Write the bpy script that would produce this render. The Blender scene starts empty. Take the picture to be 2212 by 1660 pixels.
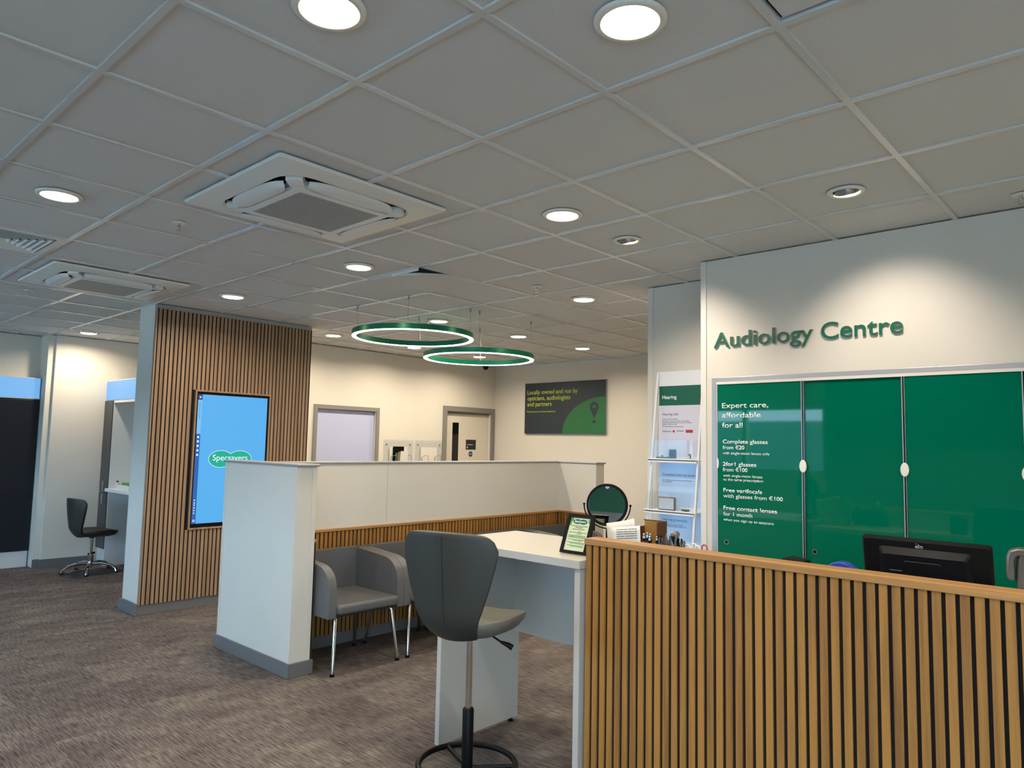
import bpy, bmesh, math, random
from mathutils import Vector, Matrix
random.seed(7)
PI = math.pi
S = bpy.context.scene
C = S.collection
H = 2.766

# ------------------------------------------------------------------ camera, sky, exposure
cd = bpy.data.cameras.new('camera')
cd.sensor_fit = 'HORIZONTAL'; cd.sensor_width = 36.0; cd.lens = 36.0 * 1555.8255 / 2212.0
cd.clip_start = 0.05
cam = bpy.data.objects.new('camera', cd); C.objects.link(cam)
_r = Vector((0.73679752, 0.67579022, 0.02090462)); _u = Vector((0.04186482, -0.07646003, 0.99619336)); _f = Vector((-0.67481609, 0.73311762, 0.0846274))
cam.matrix_world = Matrix(((_r.x, _u.x, -_f.x, 1.98705679), (_r.y, _u.y, -_f.y, -1.35116952), (_r.z, _u.z, -_f.z, 1.556), (0, 0, 0, 1)))
S.camera = cam
S.view_settings.view_transform = 'Standard'; S.view_settings.look = 'None'
S.view_settings.gamma = 1.0; S.view_settings.use_curve_mapping = False
S.view_settings.exposure = 0.0
LAMP_W = 20.0
SKY = 2.15
W = bpy.data.worlds.new('sky'); S.world = W; W.use_nodes = True
bgn = W.node_tree.nodes['Background']; bgn.inputs[0].default_value = (0.55, 0.88, 1.25, 1); bgn.inputs[1].default_value = 6.0 * SKY
S.cycles.max_bounces = 7; S.cycles.diffuse_bounces = 4; S.cycles.glossy_bounces = 3; S.cycles.transparent_max_bounces = 8
S.cycles.caustics_reflective = False; S.cycles.caustics_refractive = False
S.cycles.sample_clamp_indirect = 6.0
S.cycles.use_denoising = True
WARM = (1.0, 0.85, 0.66)

# ------------------------------------------------------------------ materials
def lin(c):
    if isinstance(c, str):
        c = tuple(int(c[i:i+2], 16) / 255 for i in (0, 2, 4))
    return tuple(x / 12.92 if x <= 0.04045 else ((x + 0.055) / 1.055) ** 2.4 for x in c)

def nd(nt, t, **kw):
    n = nt.nodes.new(t)
    for k, v in kw.items(): setattr(n, k, v)
    return n

def mat(name, col, rough=0.5, metal=0.0, emit=None, es=0.0, noise=0.0, nscale=40.0, bump=0.0, bscale=300.0, ior=1.45, coat=0.0):
    m = bpy.data.materials.new(name); m.use_nodes = True
    nt = m.node_tree; b = nt.nodes['Principled BSDF']
    c = lin(col)
    b.inputs['Base Color'].default_value = (*c, 1); b.inputs['Roughness'].default_value = rough
    b.inputs['Metallic'].default_value = metal; b.inputs['IOR'].default_value = ior
    b.inputs['Coat Weight'].default_value = coat; b.inputs['Coat Roughness'].default_value = 0.05
    if emit is not None:
        b.inputs['Emission Color'].default_value = (*(lin(emit) if isinstance(emit, str) else emit), 1); b.inputs['Emission Strength'].default_value = es
    if noise > 0 or bump > 0:
        g = nd(nt, 'ShaderNodeNewGeometry')
    if noise > 0:
        n = nd(nt, 'ShaderNodeTexNoise'); n.inputs['Scale'].default_value = nscale; n.inputs['Detail'].default_value = 4
        nt.links.new(g.outputs['Position'], n.inputs['Vector'])
        mr = nd(nt, 'ShaderNodeMapRange'); mr.inputs['To Min'].default_value = 1 - noise; mr.inputs['To Max'].default_value = 1 + noise
        mr.inputs['From Min'].default_value = 0.25; mr.inputs['From Max'].default_value = 0.75
        nt.links.new(n.outputs['Fac'], mr.inputs['Value'])
        mx = nd(nt, 'ShaderNodeVectorMath', operation='SCALE'); mx.inputs[0].default_value = c
        nt.links.new(mr.outputs['Result'], mx.inputs['Scale']); nt.links.new(mx.outputs['Vector'], b.inputs['Base Color'])
    if bump > 0:
        n2 = nd(nt, 'ShaderNodeTexNoise'); n2.inputs['Scale'].default_value = bscale; n2.inputs['Detail'].default_value = 3
        nt.links.new(g.outputs['Position'], n2.inputs['Vector'])
        bp = nd(nt, 'ShaderNodeBump'); bp.inputs['Strength'].default_value = bump; bp.inputs['Distance'].default_value = 0.002
        nt.links.new(n2.outputs['Fac'], bp.inputs['Height']); nt.links.new(bp.outputs['Normal'], b.inputs['Normal'])
    return m

def oak(name, c1, c2, rough=0.45, horiz=None):
    """oak veneer: grain stretched along z (or along one horizontal axis), each lath its own shade"""
    m = bpy.data.materials.new(name); m.use_nodes = True; nt = m.node_tree; b = nt.nodes['Principled BSDF']; L = nt.links.new
    g = nd(nt, 'ShaderNodeNewGeometry')
    mp = nd(nt, 'ShaderNodeMapping'); mp.inputs['Scale'].default_value = {None: (1, 1, 0.035), 'x': (0.035, 1, 1), 'y': (1, 0.035, 1)}[horiz]
    L(g.outputs['Position'], mp.inputs['Vector'])
    n = nd(nt, 'ShaderNodeTexNoise'); n.inputs['Scale'].default_value = 170; n.inputs['Detail'].default_value = 5; n.inputs['Roughness'].default_value = 0.65
    L(mp.outputs['Vector'], n.inputs['Vector'])
    n2 = nd(nt, 'ShaderNodeTexNoise'); n2.inputs['Scale'].default_value = 26; n2.inputs['Detail'].default_value = 3; n2.inputs['Distortion'].default_value = 0.6
    L(mp.outputs['Vector'], n2.inputs['Vector'])
    sep = nd(nt, 'ShaderNodeSeparateXYZ'); L(g.outputs['Position'], sep.inputs[0])
    ad = nd(nt, 'ShaderNodeMath', operation='ADD'); L(sep.outputs['X'], ad.inputs[0]); L(sep.outputs['Y'], ad.inputs[1])
    dv = nd(nt, 'ShaderNodeMath', operation='DIVIDE'); L(ad.outputs[0], dv.inputs[0]); dv.inputs[1].default_value = 0.0381
    fl = nd(nt, 'ShaderNodeMath', operation='FLOOR'); L(dv.outputs[0], fl.inputs[0])
    wn = nd(nt, 'ShaderNodeTexWhiteNoise', noise_dimensions='1D'); L(fl.outputs[0], wn.inputs['W'])
    a1 = nd(nt, 'ShaderNodeMath', operation='MULTIPLY_ADD'); L(n.outputs['Fac'], a1.inputs[0]); a1.inputs[1].default_value = 0.55; L(n2.outputs['Fac'], a1.inputs[2])
    a2 = nd(nt, 'ShaderNodeMath', operation='MULTIPLY_ADD'); L(wn.outputs['Value'], a2.inputs[0]); a2.inputs[1].default_value = 0.0 if horiz else 0.22; L(a1.outputs[0], a2.inputs[2])
    cr = nd(nt, 'ShaderNodeValToRGB'); L(a2.outputs[0], cr.inputs['Fac'])
    cr.color_ramp.elements[0].position = 0.55; cr.color_ramp.elements[0].color = (*lin(c1), 1)
    cr.color_ramp.elements[1].position = 1.05; cr.color_ramp.elements[1].color = (*lin(c2), 1)
    L(cr.outputs['Color'], b.inputs['Base Color']); b.inputs['Roughness'].default_value = rough
    return m

def carpet():
    m = bpy.data.materials.new('woven carpet tiles'); m.use_nodes = True; nt = m.node_tree; b = nt.nodes['Principled BSDF']; L = nt.links.new
    g = nd(nt, 'ShaderNodeNewGeometry')
    off = nd(nt, 'ShaderNodeVectorMath', operation='ADD'); off.inputs[1].default_value = (10.03, 10.1, 0); L(g.outputs['Position'], off.inputs[0])
    br = nd(nt, 'ShaderNodeTexBrick'); br.offset = 0.5; br.inputs['Scale'].default_value = 1.0
    br.inputs['Brick Width'].default_value = 0.5; br.inputs['Row Height'].default_value = 0.5; br.inputs['Mortar Size'].default_value = 0.0018; br.inputs['Mortar Smooth'].default_value = 0.3
    br.inputs['Color1'].default_value = (0.0, 0, 0, 1); br.inputs['Color2'].default_value = (1, 1, 1, 1); br.inputs['Mortar'].default_value = (0.5, 0.5, 0.5, 1); br.inputs['Bias'].default_value = 0.0
    L(off.outputs[0], br.inputs['Vector'])
    # cloudy bands across the ribs, cut at the tile seams by each tile's own shade
    sh = nd(nt, 'ShaderNodeVectorMath', operation='MULTIPLY_ADD'); L(br.outputs['Color'], sh.inputs[0]); sh.inputs[1].default_value = (3, 2, 5); L(g.outputs['Position'], sh.inputs[2])
    mp1 = nd(nt, 'ShaderNodeMapping'); mp1.inputs['Scale'].default_value = (3.2, 1.6, 1); L(sh.outputs[0], mp1.inputs['Vector'])
    n1 = nd(nt, 'ShaderNodeTexNoise'); n1.inputs['Scale'].default_value = 1.5; n1.inputs['Detail'].default_value = 4; n1.inputs['Roughness'].default_value = 0.6; L(mp1.outputs[0], n1.inputs['Vector'])
    cr = nd(nt, 'ShaderNodeValToRGB'); L(n1.outputs['Fac'], cr.inputs['Fac'])
    e = cr.color_ramp.elements
    e[0].position = 0.30; e[0].color = (*lin('5a524f'), 1); e[1].position = 0.72; e[1].color = (*lin('777067'), 1)
    x = e.new(0.5); x.color = (*lin('675f5c'), 1)
    # ribs along x
    mp2 = nd(nt, 'ShaderNodeMapping'); mp2.inputs['Scale'].default_value = (10, 120, 1); L(g.outputs['Position'], mp2.inputs['Vector'])
    n2 = nd(nt, 'ShaderNodeTexNoise'); n2.inputs['Scale'].default_value = 1.0; n2.inputs['Detail'].default_value = 2; L(mp2.outputs[0], n2.inputs['Vector'])
    n3 = nd(nt, 'ShaderNodeTexNoise'); n3.inputs['Scale'].default_value = 220; n3.inputs['Detail'].default_value = 2; L(g.outputs['Position'], n3.inputs['Vector'])
    s1 = nd(nt, 'ShaderNodeMath', operation='MULTIPLY_ADD'); L(n3.outputs['Fac'], s1.inputs[0]); s1.inputs[1].default_value = 0.6; L(n2.outputs['Fac'], s1.inputs[2])
    mr = nd(nt, 'ShaderNodeMapRange'); L(s1.outputs[0], mr.inputs['Value']); mr.inputs['From Min'].default_value = 0.50; mr.inputs['From Max'].default_value = 1.10
    mr.inputs['To Min'].default_value = 0.25; mr.inputs['To Max'].default_value = 1.75
    tm = nd(nt, 'ShaderNodeMapRange'); L(br.outputs['Color'], tm.inputs['Value']); tm.inputs['To Min'].default_value = 0.90; tm.inputs['To Max'].default_value = 1.10
    m1 = nd(nt, 'ShaderNodeMath', operation='MULTIPLY'); L(mr.outputs[0], m1.inputs[0]); L(tm.outputs[0], m1.inputs[1])
    sm = nd(nt, 'ShaderNodeMapRange'); L(br.outputs['Fac'], sm.inputs['Value']); sm.inputs['To Min'].default_value = 1.0; sm.inputs['To Max'].default_value = 0.72
    m2 = nd(nt, 'ShaderNodeMath', operation='MULTIPLY'); L(m1.outputs[0], m2.inputs[0]); L(sm.outputs[0], m2.inputs[1])
    vs = nd(nt, 'ShaderNodeVectorMath', operation='SCALE'); L(cr.outputs['Color'], vs.inputs[0]); L(m2.outputs[0], vs.inputs['Scale'])
    L(vs.outputs[0], b.inputs['Base Color']); b.inputs['Roughness'].default_value = 0.95; b.inputs['Specular IOR Level'].default_value = 0.1
    bp = nd(nt, 'ShaderNodeBump'); bp.inputs['Strength'].default_value = 0.5; bp.inputs['Distance'].default_value = 0.003
    L(s1.outputs[0], bp.inputs['Height']); L(bp.outputs['Normal'], b.inputs['Normal'])
    return m

def clear(name, tint=(1, 1, 1), gloss=0.08):
    m = bpy.data.materials.new(name); m.use_nodes = True; nt = m.node_tree
    nt.nodes.remove(nt.nodes['Principled BSDF']); o = nt.nodes['Material Output']
    t = nd(nt, 'ShaderNodeBsdfTransparent'); t.inputs[0].default_value = (*tint, 1)
    gl = nd(nt, 'ShaderNodeBsdfGlossy'); gl.inputs['Roughness'].default_value = 0.02
    mx = nd(nt, 'ShaderNodeMixShader'); mx.inputs[0].default_value = gloss; nt.links.new(t.outputs[0], mx.inputs[1]); nt.links.new(gl.outputs[0], mx.inputs[2])
    nt.links.new(mx.outputs[0], o.inputs[0]); return m

M = {}
M['wall'] = mat('painted wall', 'd9d4c8', 0.75, noise=0.02, nscale=3, bump=0.15, bscale=500)
M['partition'] = mat('matt white laminate', 'd5d3c9', 0.55, noise=0.02, nscale=2.5, bump=0.05, bscale=400)
M['trimwhite'] = mat('white trim', 'dddad2', 0.45)
M['skirt'] = mat('grey skirting paint', '6b6c6b', 0.5, noise=0.03, nscale=6)
M['cap'] = mat('grey laminate cap', '9a9c9c', 0.4)
M['doorframe'] = mat('grey door frame paint', '83817c', 0.45)
M['doorleaf'] = mat('cream door paint', 'd9d2c2', 0.5)
M['lilac'] = mat('lilac white panel', 'b7bddc', 0.5)
M['carpet'] = carpet()
M['tile'] = mat('mineral fibre ceiling tile', 'd6d6d3', 0.9, noise=0.035, nscale=160, bump=0.5, bscale=260)
M['tbar'] = mat('white metal ceiling grid', 'd6d6d2', 0.2)
M['dark'] = mat('dark void', '101214', 0.9)
M['black'] = mat('black plastic', '090a0b', 0.45, ior=1.25)
M['felt'] = mat('black felt backing', '0f0f10', 0.95)
M['oak'] = oak('oak veneer laths', '75502a', 'a87838')
M['oakdark'] = oak('brown oak veneer laths', '7d634c', 'a8896c')
M['oakx'] = oak('oak edging along counter', '94693a', 'c08f52', horiz='x')
M['oaky'] = oak('oak edging along bench', '94693a', 'c08f52', horiz='y')
M['white'] = mat('white laminate', 'dcdbd6', 0.42, noise=0.01, nscale=5)
M['desk'] = mat('warm white desk laminate', 'bebab0', 0.38, noise=0.01, nscale=5)
M['chrome'] = mat('chrome', 'd0d2d4', 0.12, 1.0)
M['steel'] = mat('brushed steel', 'a9abad', 0.32, 1.0)
M['alu'] = mat('anodised aluminium', 'b3b4b8', 0.4, 0.6)
M['greyleather'] = mat('grey leatherette', '5f6162', 0.38, noise=0.06, nscale=9, bump=0.25, bscale=700)
M['darkleather'] = mat('dark grey leatherette', '33342f', 0.45, noise=0.05, nscale=9, bump=0.25, bscale=700)
M['seatleather'] = mat('olive grey leatherette seat', '67675f', 0.42, noise=0.05, nscale=9, bump=0.25, bscale=700)
M['seam'] = mat('dark piping', '2c2e30', 0.5)
M['acwhite'] = mat('white moulded plastic', 'e6e8e3', 0.38)
M['acgrille'] = mat('grey grille plastic', 'b4b4b0', 0.5)
M['lampwhite'] = mat('white lamp rim', 'e8e4da', 0.35)
M['lampon'] = mat('lit lamp diffuser', 'ffffff', 0.5, emit=WARM, es=14.0)
M['ledon'] = mat('lit strip diffuser', 'ffffff', 0.5, emit=(1.0, 0.95, 0.88), es=5.0)
M['ringgreen'] = mat('green metallic ring', '0f6f52', 0.3, 0.35)
M['lightbox'] = mat('lit blue white header panel', '3c4650', 0.5, emit='74b6f2', es=0.92)
M['navy'] = mat('dark blue black panel', '141a24', 0.35)
M['charcoal'] = mat('charcoal cabinet door', '3e3f42', 0.4)
M['green'] = mat('green glass panel', '00644a', 0.03, ior=1.38)
M['lettergreen'] = mat('dark green letter', '066049', 0.35)
M['lettermount'] = mat('grey letter backing', 'b9b5ac', 0.6)
M['ink'] = mat('white lettering', 'f2f4f2', 0.6, emit='ffffff', es=0.0)
M['posterdark'] = mat('dark slate poster print', '26323a', 0.45)
M['postergreen'] = mat('green poster print', '21693c', 0.45)
M['lime'] = mat('lime poster lettering', 'bcc852', 0.5)
M['sign'] = mat('dark door sign', '1c2228', 0.4)
M['blue'] = mat('blue sticker', '22386e', 0.4)
M['screenblue'] = mat('lit blue screen', '101418', 0.15, emit='58b4f4', es=0.95)
M['taskbar'] = mat('lit dark blue taskbar', '101418', 0.15, emit='2f66b8', es=0.9)
M['taskpale'] = mat('lit pale blue taskbar', '101418', 0.15, emit='7cc4f6', es=0.95)
M['screenteal'] = mat('lit teal logo', '101418', 0.15, emit='08b89e', es=0.9)
M['screenwhite'] = mat('lit white logo lettering', '101418', 0.15, emit='f0f8ff', es=1.0)
M['screendeep'] = mat('lit navy start icon', '101418', 0.15, emit='1d3f86', es=0.9)
M['paper'] = mat('white paper', 'dedbd4', 0.7)
M['inkdark'] = mat('dark print', '3c4248', 0.7)
M['inkteal'] = mat('teal print', '2c6f80', 0.7)
M['inkred'] = mat('red print', 'b0303c', 0.6)
M['brandgreen'] = mat('dark green print', '0e5c48', 0.5)
M['printlilac'] = mat('pale lilac print', 'cfcfde', 0.5)
M['printblue'] = mat('pale blue print', 'b4cdea', 0.5)
M['palegreen'] = mat('pale green print', 'c6cfa6', 0.55)
M['leafgreen'] = mat('leaf green print', '4f9454', 0.55)
M['standwhite'] = mat('white powder coated metal', 'dfe2e6', 0.35)
M['ledcool'] = mat('cool lit strip', 'ffffff', 0.5, emit=(0.45, 0.75, 1.0), es=9.0)
M['acrylic'] = clear('clear acrylic', (0.97, 0.985, 1.0))
M['pane'] = clear('window glass', (0.97, 0.98, 0.98))
M['mirror'] = mat('silvered mirror', 'd8dada', 0.02, 1.0)
M['box'] = mat('tan board', 'a4793f', 0.6, noise=0.04, nscale=30)
M['boxedge'] = mat('dark brown edge', '5c3d22', 0.5)
M['royalblue'] = mat('royal blue plastic', '2c3ea2', 0.35)
M['gunmetal'] = mat('dark glossy grey plastic', '6e6a66', 0.25, 0.5)
M['redplastic'] = mat('dull red plastic', 'a4514c', 0.4)
M['device'] = mat('pale grey device', 'c6ccd2', 0.3)
M['facade'] = mat('distant facade', '5f7a80', 0.8)
M['pavement'] = mat('pale pavement', 'b9b9b4', 0.9)
M['greenwall'] = mat('dark green wall paint', '06543e', 0.5)
M['greywall'] = mat('mid grey wall panel', '6d7070', 0.5)

# ------------------------------------------------------------------ mesh helpers
def link(o, parent=None):
    C.objects.link(o)
    if parent is not None: o.parent = parent
    return o

class MB:
    """collects faces and becomes ONE mesh object"""
    def __init__(s): s.bm = bmesh.new()
    def box(s, x0, x1, y0, y1, z0, z1):
        v = [s.bm.verts.new(p) for p in ((x0, y0, z0), (x1, y0, z0), (x1, y1, z0), (x0, y1, z0), (x0, y0, z1), (x1, y0, z1), (x1, y1, z1), (x0, y1, z1))]
        for f in ((3, 2, 1, 0), (4, 5, 6, 7), (0, 1, 5, 4), (1, 2, 6, 5), (2, 3, 7, 6), (3, 0, 4, 7)): s.bm.faces.new([v[i] for i in f])
        return s
    def face(s, pts): s.bm.faces.new([s.bm.verts.new(p) for p in pts]); return s
    def prism(s, pts, d):
        """polygon pts (3D), extruded by vector d"""
        d = Vector(d); a = [s.bm.verts.new(Vector(p)) for p in pts]; b = [s.bm.verts.new(Vector(p) + d) for p in pts]; n = len(a)
        s.bm.faces.new(a[::-1]); s.bm.faces.new(b)
        for i in range(n): s.bm.faces.new((a[i], a[(i + 1) % n], b[(i + 1) % n], b[i]))
        return s
    def loft(s, rings, cap0=True, cap1=True, closed=False):
        R = [[s.bm.verts.new(p) for p in r] for r in rings]; n = len(R[0])
        m = len(R) if closed else len(R) - 1
        for i in range(m):
            a, b = R[i], R[(i + 1) % len(R)]
            for j in range(n): s.bm.faces.new((a[j], a[(j + 1) % n], b[(j + 1) % n], b[j]))
        if not closed:
            if cap0: s.bm.faces.new(R[0][::-1])
            if cap1: s.bm.faces.new(R[-1])
        return s
    def grid(s, rows):
        R = [[s.bm.verts.new(p) for p in r] for r in rows]
        for i in range(len(R) - 1):
            for j in range(len(R[0]) - 1): s.bm.faces.new((R[i][j], R[i][j + 1], R[i + 1][j + 1], R[i + 1][j]))
        return s
    def lathe(s, prof, c=(0, 0, 0), n=48, axis='z', closed=False):
        """profile of (r, h) turned about an axis through c"""
        c = Vector(c); rows = []
        for r, h in prof:
            row = []
            for k in range(n):
                a = 2 * PI * k / n; x, y = r * math.cos(a), r * math.sin(a)
                row.append(c + {'z': Vector((x, y, h)), 'y': Vector((x, h, y)), 'x': Vector((h, x, y))}[axis])
            rows.append(row)
        return s.loft(rows, prof[0][0] > 1e-6 and not closed, prof[-1][0] > 1e-6 and not closed, closed)
    def tube(s, path, r, n=10, closed=False):
        P = [Vector(p) for p in path]; rows = []; prev = None; k = len(P)
        rr = r if isinstance(r, (list, tuple)) else [r] * k
        for i in range(k):
            if closed: t = P[(i + 1) % k] - P[i - 1]
            else: t = (P[min(i + 1, k - 1)] - P[max(i - 1, 0)])
            t.normalize()
            if prev is None: prev = t.orthogonal().normalized()
            prev = (prev - t * prev.dot(t)).normalized(); q = t.cross(prev)
            rows.append([P[i] + (prev * math.cos(2 * PI * j / n) + q * math.sin(2 * PI * j / n)) * rr[i] for j in range(n)])
        return s.loft(rows, closed=closed)
    def disc(s, c, r, n=40, axis='z', r2=None):
        c = Vector(c); r2 = r2 or r; pts = []
        for k in range(n):
            a = 2 * PI * k / n; x, y = r * math.cos(a), r2 * math.sin(a)
            pts.append(c + {'z': Vector((x, y, 0)), 'y': Vector((x, 0, y)), 'x': Vector((0, x, y))}[axis])
        return s.face(pts)
    def ball(s, c, r, n=16):
        prof = [(r * math.sin(PI * i / n), -r * math.cos(PI * i / n)) for i in range(1, n)]
        return s.lathe(prof, c, n=n * 2)
    def build(s, name, m, parent=None, bevel=0.0, smooth=False, seg=2, ang=35, recalc=True, loc=None):
        bm = s.bm
        if recalc: bmesh.ops.recalc_face_normals(bm, faces=bm.faces)
        me = bpy.data.meshes.new(name); bm.to_mesh(me); bm.free()
        for mm in (m if isinstance(m, (list, tuple)) else [m]): me.materials.append(mm)
        o = bpy.data.objects.new(name, me); link(o, parent)
        if bevel > 0:
            b = o.modifiers.new('bevel', 'BEVEL'); b.width = bevel; b.segments = seg; b.limit_method = 'ANGLE'; b.angle_limit = math.radians(ang)
        if smooth:
            for p in me.polygons: p.use_smooth = True
            try: me.set_sharp_from_angle(angle=math.radians(ang))
            except Exception: pass
        if loc is not None: o.location = loc
        return o

def tag(o, label=None, cat=None, group=None, kind=None):
    if label: o['label'] = label
    if cat: o['category'] = cat
    if group: o['group'] = group
    if kind: o['kind'] = kind
    return o

def thing(name, label, cat, loc=(0, 0, 0), rz=0.0, group=None):
    o = bpy.data.objects.new(name, None); C.objects.link(o); o.location = loc; o.rotation_euler = (0, 0, rz)
    o.empty_display_size = 0.1
    return tag(o, label, cat, group)

def struct(o): o['kind'] = 'structure'; return o

def dup(root, loc, rz=None, label=None, group=None):
    """copy of a thing with copies of its parts and sub-parts"""
    r = root.copy(); C.objects.link(r); r.location = loc
    if rz is not None: r.rotation_euler = (0, 0, rz)
    if label: r['label'] = label
    if group: r['group'] = group
    for ch in list(root.children):
        c = ch.copy(); C.objects.link(c); c.parent = r
        for g in list(ch.children):
            d = g.copy(); C.objects.link(d); d.parent = c
    return r

def text(name, s, org, width, m, parent, right=(1, 0, 0), up=(0, 0, 1), bold=0.0, ext=0.0006, cap=None, spacing=1.0, align='L', lspace=1.0):
    """lettering: baseline starts at org, runs along right, fitted to width (and cap height if given)"""
    cu = bpy.data.curves.new(name, 'FONT'); cu.body = s; cu.size = 1.0; cu.offset = bold; cu.space_character = spacing; cu.space_line = lspace
    cu.resolution_u = 5; cu.fill_mode = 'BOTH'; cu.extrude = 0.0
    if align == 'C': cu.align_x = 'CENTER'
    t = bpy.data.objects.new(name, cu); C.objects.link(t)
    dg = bpy.context.evaluated_depsgraph_get(); dg.update()
    me = bpy.data.meshes.new_from_object(t.evaluated_get(dg)); bpy.data.objects.remove(t); bpy.data.curves.remove(cu)
    xs = [v.co.x for v in me.vertices]; x0, x1 = min(xs), max(xs)
    kx = width / max(1e-6, x1 - x0); ky = (cap / 0.716) if cap else kx
    R_, U_ = Vector(right).normalized(), Vector(up).normalized(); N_ = R_.cross(U_)
    org = Vector(org); bx = x0 if align == 'L' else (x0 + x1) / 2
    for v in me.vertices:
        v.co = org + R_ * ((v.co.x - bx) * kx) + U_ * (v.co.y * ky)
    bm = bmesh.new(); bm.from_mesh(me)
    if ext > 0:
        g = bmesh.ops.extrude_face_region(bm, geom=bm.faces[:])
        bmesh.ops.translate(bm, verts=[e for e in g['geom'] if isinstance(e, bmesh.types.BMVert)], vec=N_ * ext)
        bmesh.ops.recalc_face_normals(bm, faces=bm.faces)
    bm.to_mesh(me); bm.free(); me.materials.clear(); me.materials.append(m)
    o = bpy.data.objects.new(name, me); link(o, parent); return o

def bars(mb, org, width, h, right, up, words, n=0.0005):
    """one unreadably small printed line: short dark dashes"""
    R_, U_ = Vector(right).normalized(), Vector(up).normalized(); N_ = R_.cross(U_); o = Vector(org)
    x = 0.0; rnd = random.Random(words * 31 + int(width * 1e4))
    cuts = sorted(rnd.uniform(0.06, 0.94) for _ in range(words - 1)); st = [0] + cuts; en = cuts + [1]
    for a, b in zip(st, en):
        a2, b2 = a * width, b * width - h * 0.5
        if b2 - a2 < h * 0.4: continue
        mb.prism([o + R_ * a2, o + R_ * b2, o + R_ * b2 + U_ * h, o + R_ * a2 + U_ * h], N_ * n)
    return mb

def arcpts(c, r, a0, a1, n, f):
    return [f(c[0] + r * math.cos(a0 + (a1 - a0) * i / n), c[1] + r * math.sin(a0 + (a1 - a0) * i / n)) for i in range(n + 1)]

def rrect(w, h, r, n=6):
    """rounded rectangle outline, centred, list of 2D points"""
    out = []
    for cx, cy, a in ((w / 2 - r, h / 2 - r, 0), (-w / 2 + r, h / 2 - r, PI / 2), (-w / 2 + r, -h / 2 + r, PI), (w / 2 - r, -h / 2 + r, 1.5 * PI)):
        for i in range(n + 1): out.append((cx + r * math.cos(a + PI / 2 * i / n), cy + r * math.sin(a + PI / 2 * i / n)))
    return out

def slats(axis, a0, a1, face, depth, z0, z1, n, sgn, pitch=None, skip=None):
    """n upright laths between a0 and a1 along axis; their fronts lie at `face`, depth goes back by sgn*depth"""
    mb = MB(); p = (a1 - a0) / n
    for i in range(n):
        s0 = a0 + i * p; s1 = s0 + p * 0.675
        segs = [(z0, z1)]
        if skip and s1 > skip[0] and s0 < skip[1]: segs = [(z0, skip[2]), (skip[3], z1)]
        for (q0, q1) in segs:
            f0, f1 = sorted((face, face + sgn * depth))
            if axis == 'x': mb.box(s0, s1, f0, f1, q0, q1)
            else: mb.box(f0, f1, s0, s1, q0, q1)
    return mb


# ------------------------------------------------------------------ the room
struct(MB().box(-8.6, 4.3, -4.2, 7.0, -0.06, 0).build('floor', M['carpet']))
# rooms' lamps read off the ceiling; last row added unseen for brightness: (x, y)
LAMPS = [(0.287, -0.294), (0.895, 0.299), (-2.113, -0.302), (-0.335, 1.535), (-2.135, 1.532), (-3.867, 1.479), (-7.378, 1.452), (-5.067, 3.273),
         (-3.338, 3.344), (-5.078, 4.479), (-5.052, 5.623), (-3.355, 4.543), (-3.361, 5.729), (-1.554, 3.348),
         (2.7, -0.9), (2.7, 1.5), (-0.3, -2.1), (2.1, -2.7), (3.3, -2.7)]
SPOTS = [(0.905, 2.099), (-0.331, 2.139)]
VENTS = [(-3.3, -0.3), (-4.5, 5.1)]
SAG = (-2.1, 2.1)
def near(c, lst): return [p for p in lst if abs(p[0] - c[0]) < 0.3 and abs(p[1] - c[1]) < 0.3]
tl = MB(); RX = range(-14, 7); RY = range(-7, 12)
def hole_tile(mb, cx, cy, z, px, py, r, n=40):
    """square tile with a round hole at (px, py)"""
    inner, outer = [], []
    for k in range(n):
        a = 2 * PI * k / n + PI / n; dx, dy = math.cos(a), math.sin(a)
        inner.append(mb.bm.verts.new((px + r * dx, py + r * dy, z)))
        t = min(((cx + 0.3 * (1 if dx > 0 else -1) - px) / dx) if abs(dx) > 1e-6 else 9, ((cy + 0.3 * (1 if dy > 0 else -1) - py) / dy) if abs(dy) > 1e-6 else 9)
        outer.append(mb.bm.verts.new((px + t * dx, py + t * dy, z)))
    for k in range(n): mb.bm.faces.new((inner[k], outer[k], outer[(k + 1) % n], inner[(k + 1) % n]))
    # the square's own corners
    for sx in (-1, 1):
        for sy in (-1, 1):
            c = Vector((cx + 0.3 * sx, cy + 0.3 * sy, z))
            best = None
            for k in range(n):
                p, q = outer[k].co, outer[(k + 1) % n].co
                if abs(p.x - q.x) > 1e-6 and abs(p.y - q.y) > 1e-6:
                    d = ((p + q) / 2 - c).length
                    if best is None or d < best[0]: best = (d, k)
            if best: k = best[1]; mb.bm.faces.new((outer[k], mb.bm.verts.new(c), outer[(k + 1) % n]))
ZT = H + 0.009
for i in RX:
    for j in RY:
        cx, cy = i * 0.6 + 0.3, j * 0.6 + 0.3
        if abs(cx - SAG[0]) < 0.1 and abs(cy - SAG[1]) < 0.1: continue
        if abs(cx - 1.5) < 0.1 and abs(cy - 0.3) < 0.1: continue
        if any(abs(cx - v[0]) < 0.1 and abs(cy - v[1]) < 0.1 for v in VENTS): continue
        l, s = near((cx, cy), LAMPS), near((cx, cy), SPOTS)
        if l: hole_tile(tl, cx, cy, ZT, l[0][0], l[0][1], 0.086)
        elif s: hole_tile(tl, cx, cy, ZT, s[0][0], s[0][1], 0.062)
        else: tl.face([(cx - 0.3, cy - 0.3, ZT), (cx + 0.3, cy - 0.3, ZT), (cx + 0.3, cy + 0.3, ZT), (cx - 0.3, cy + 0.3, ZT)])
struct(tl.build('ceiling', M['tile'], recalc=False))
tb = MB()
for i in range(-14, 8): tb.box(i * 0.6 - 0.012, i * 0.6 + 0.012, -4.2, 6.9, H, H + 0.0085)
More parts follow.
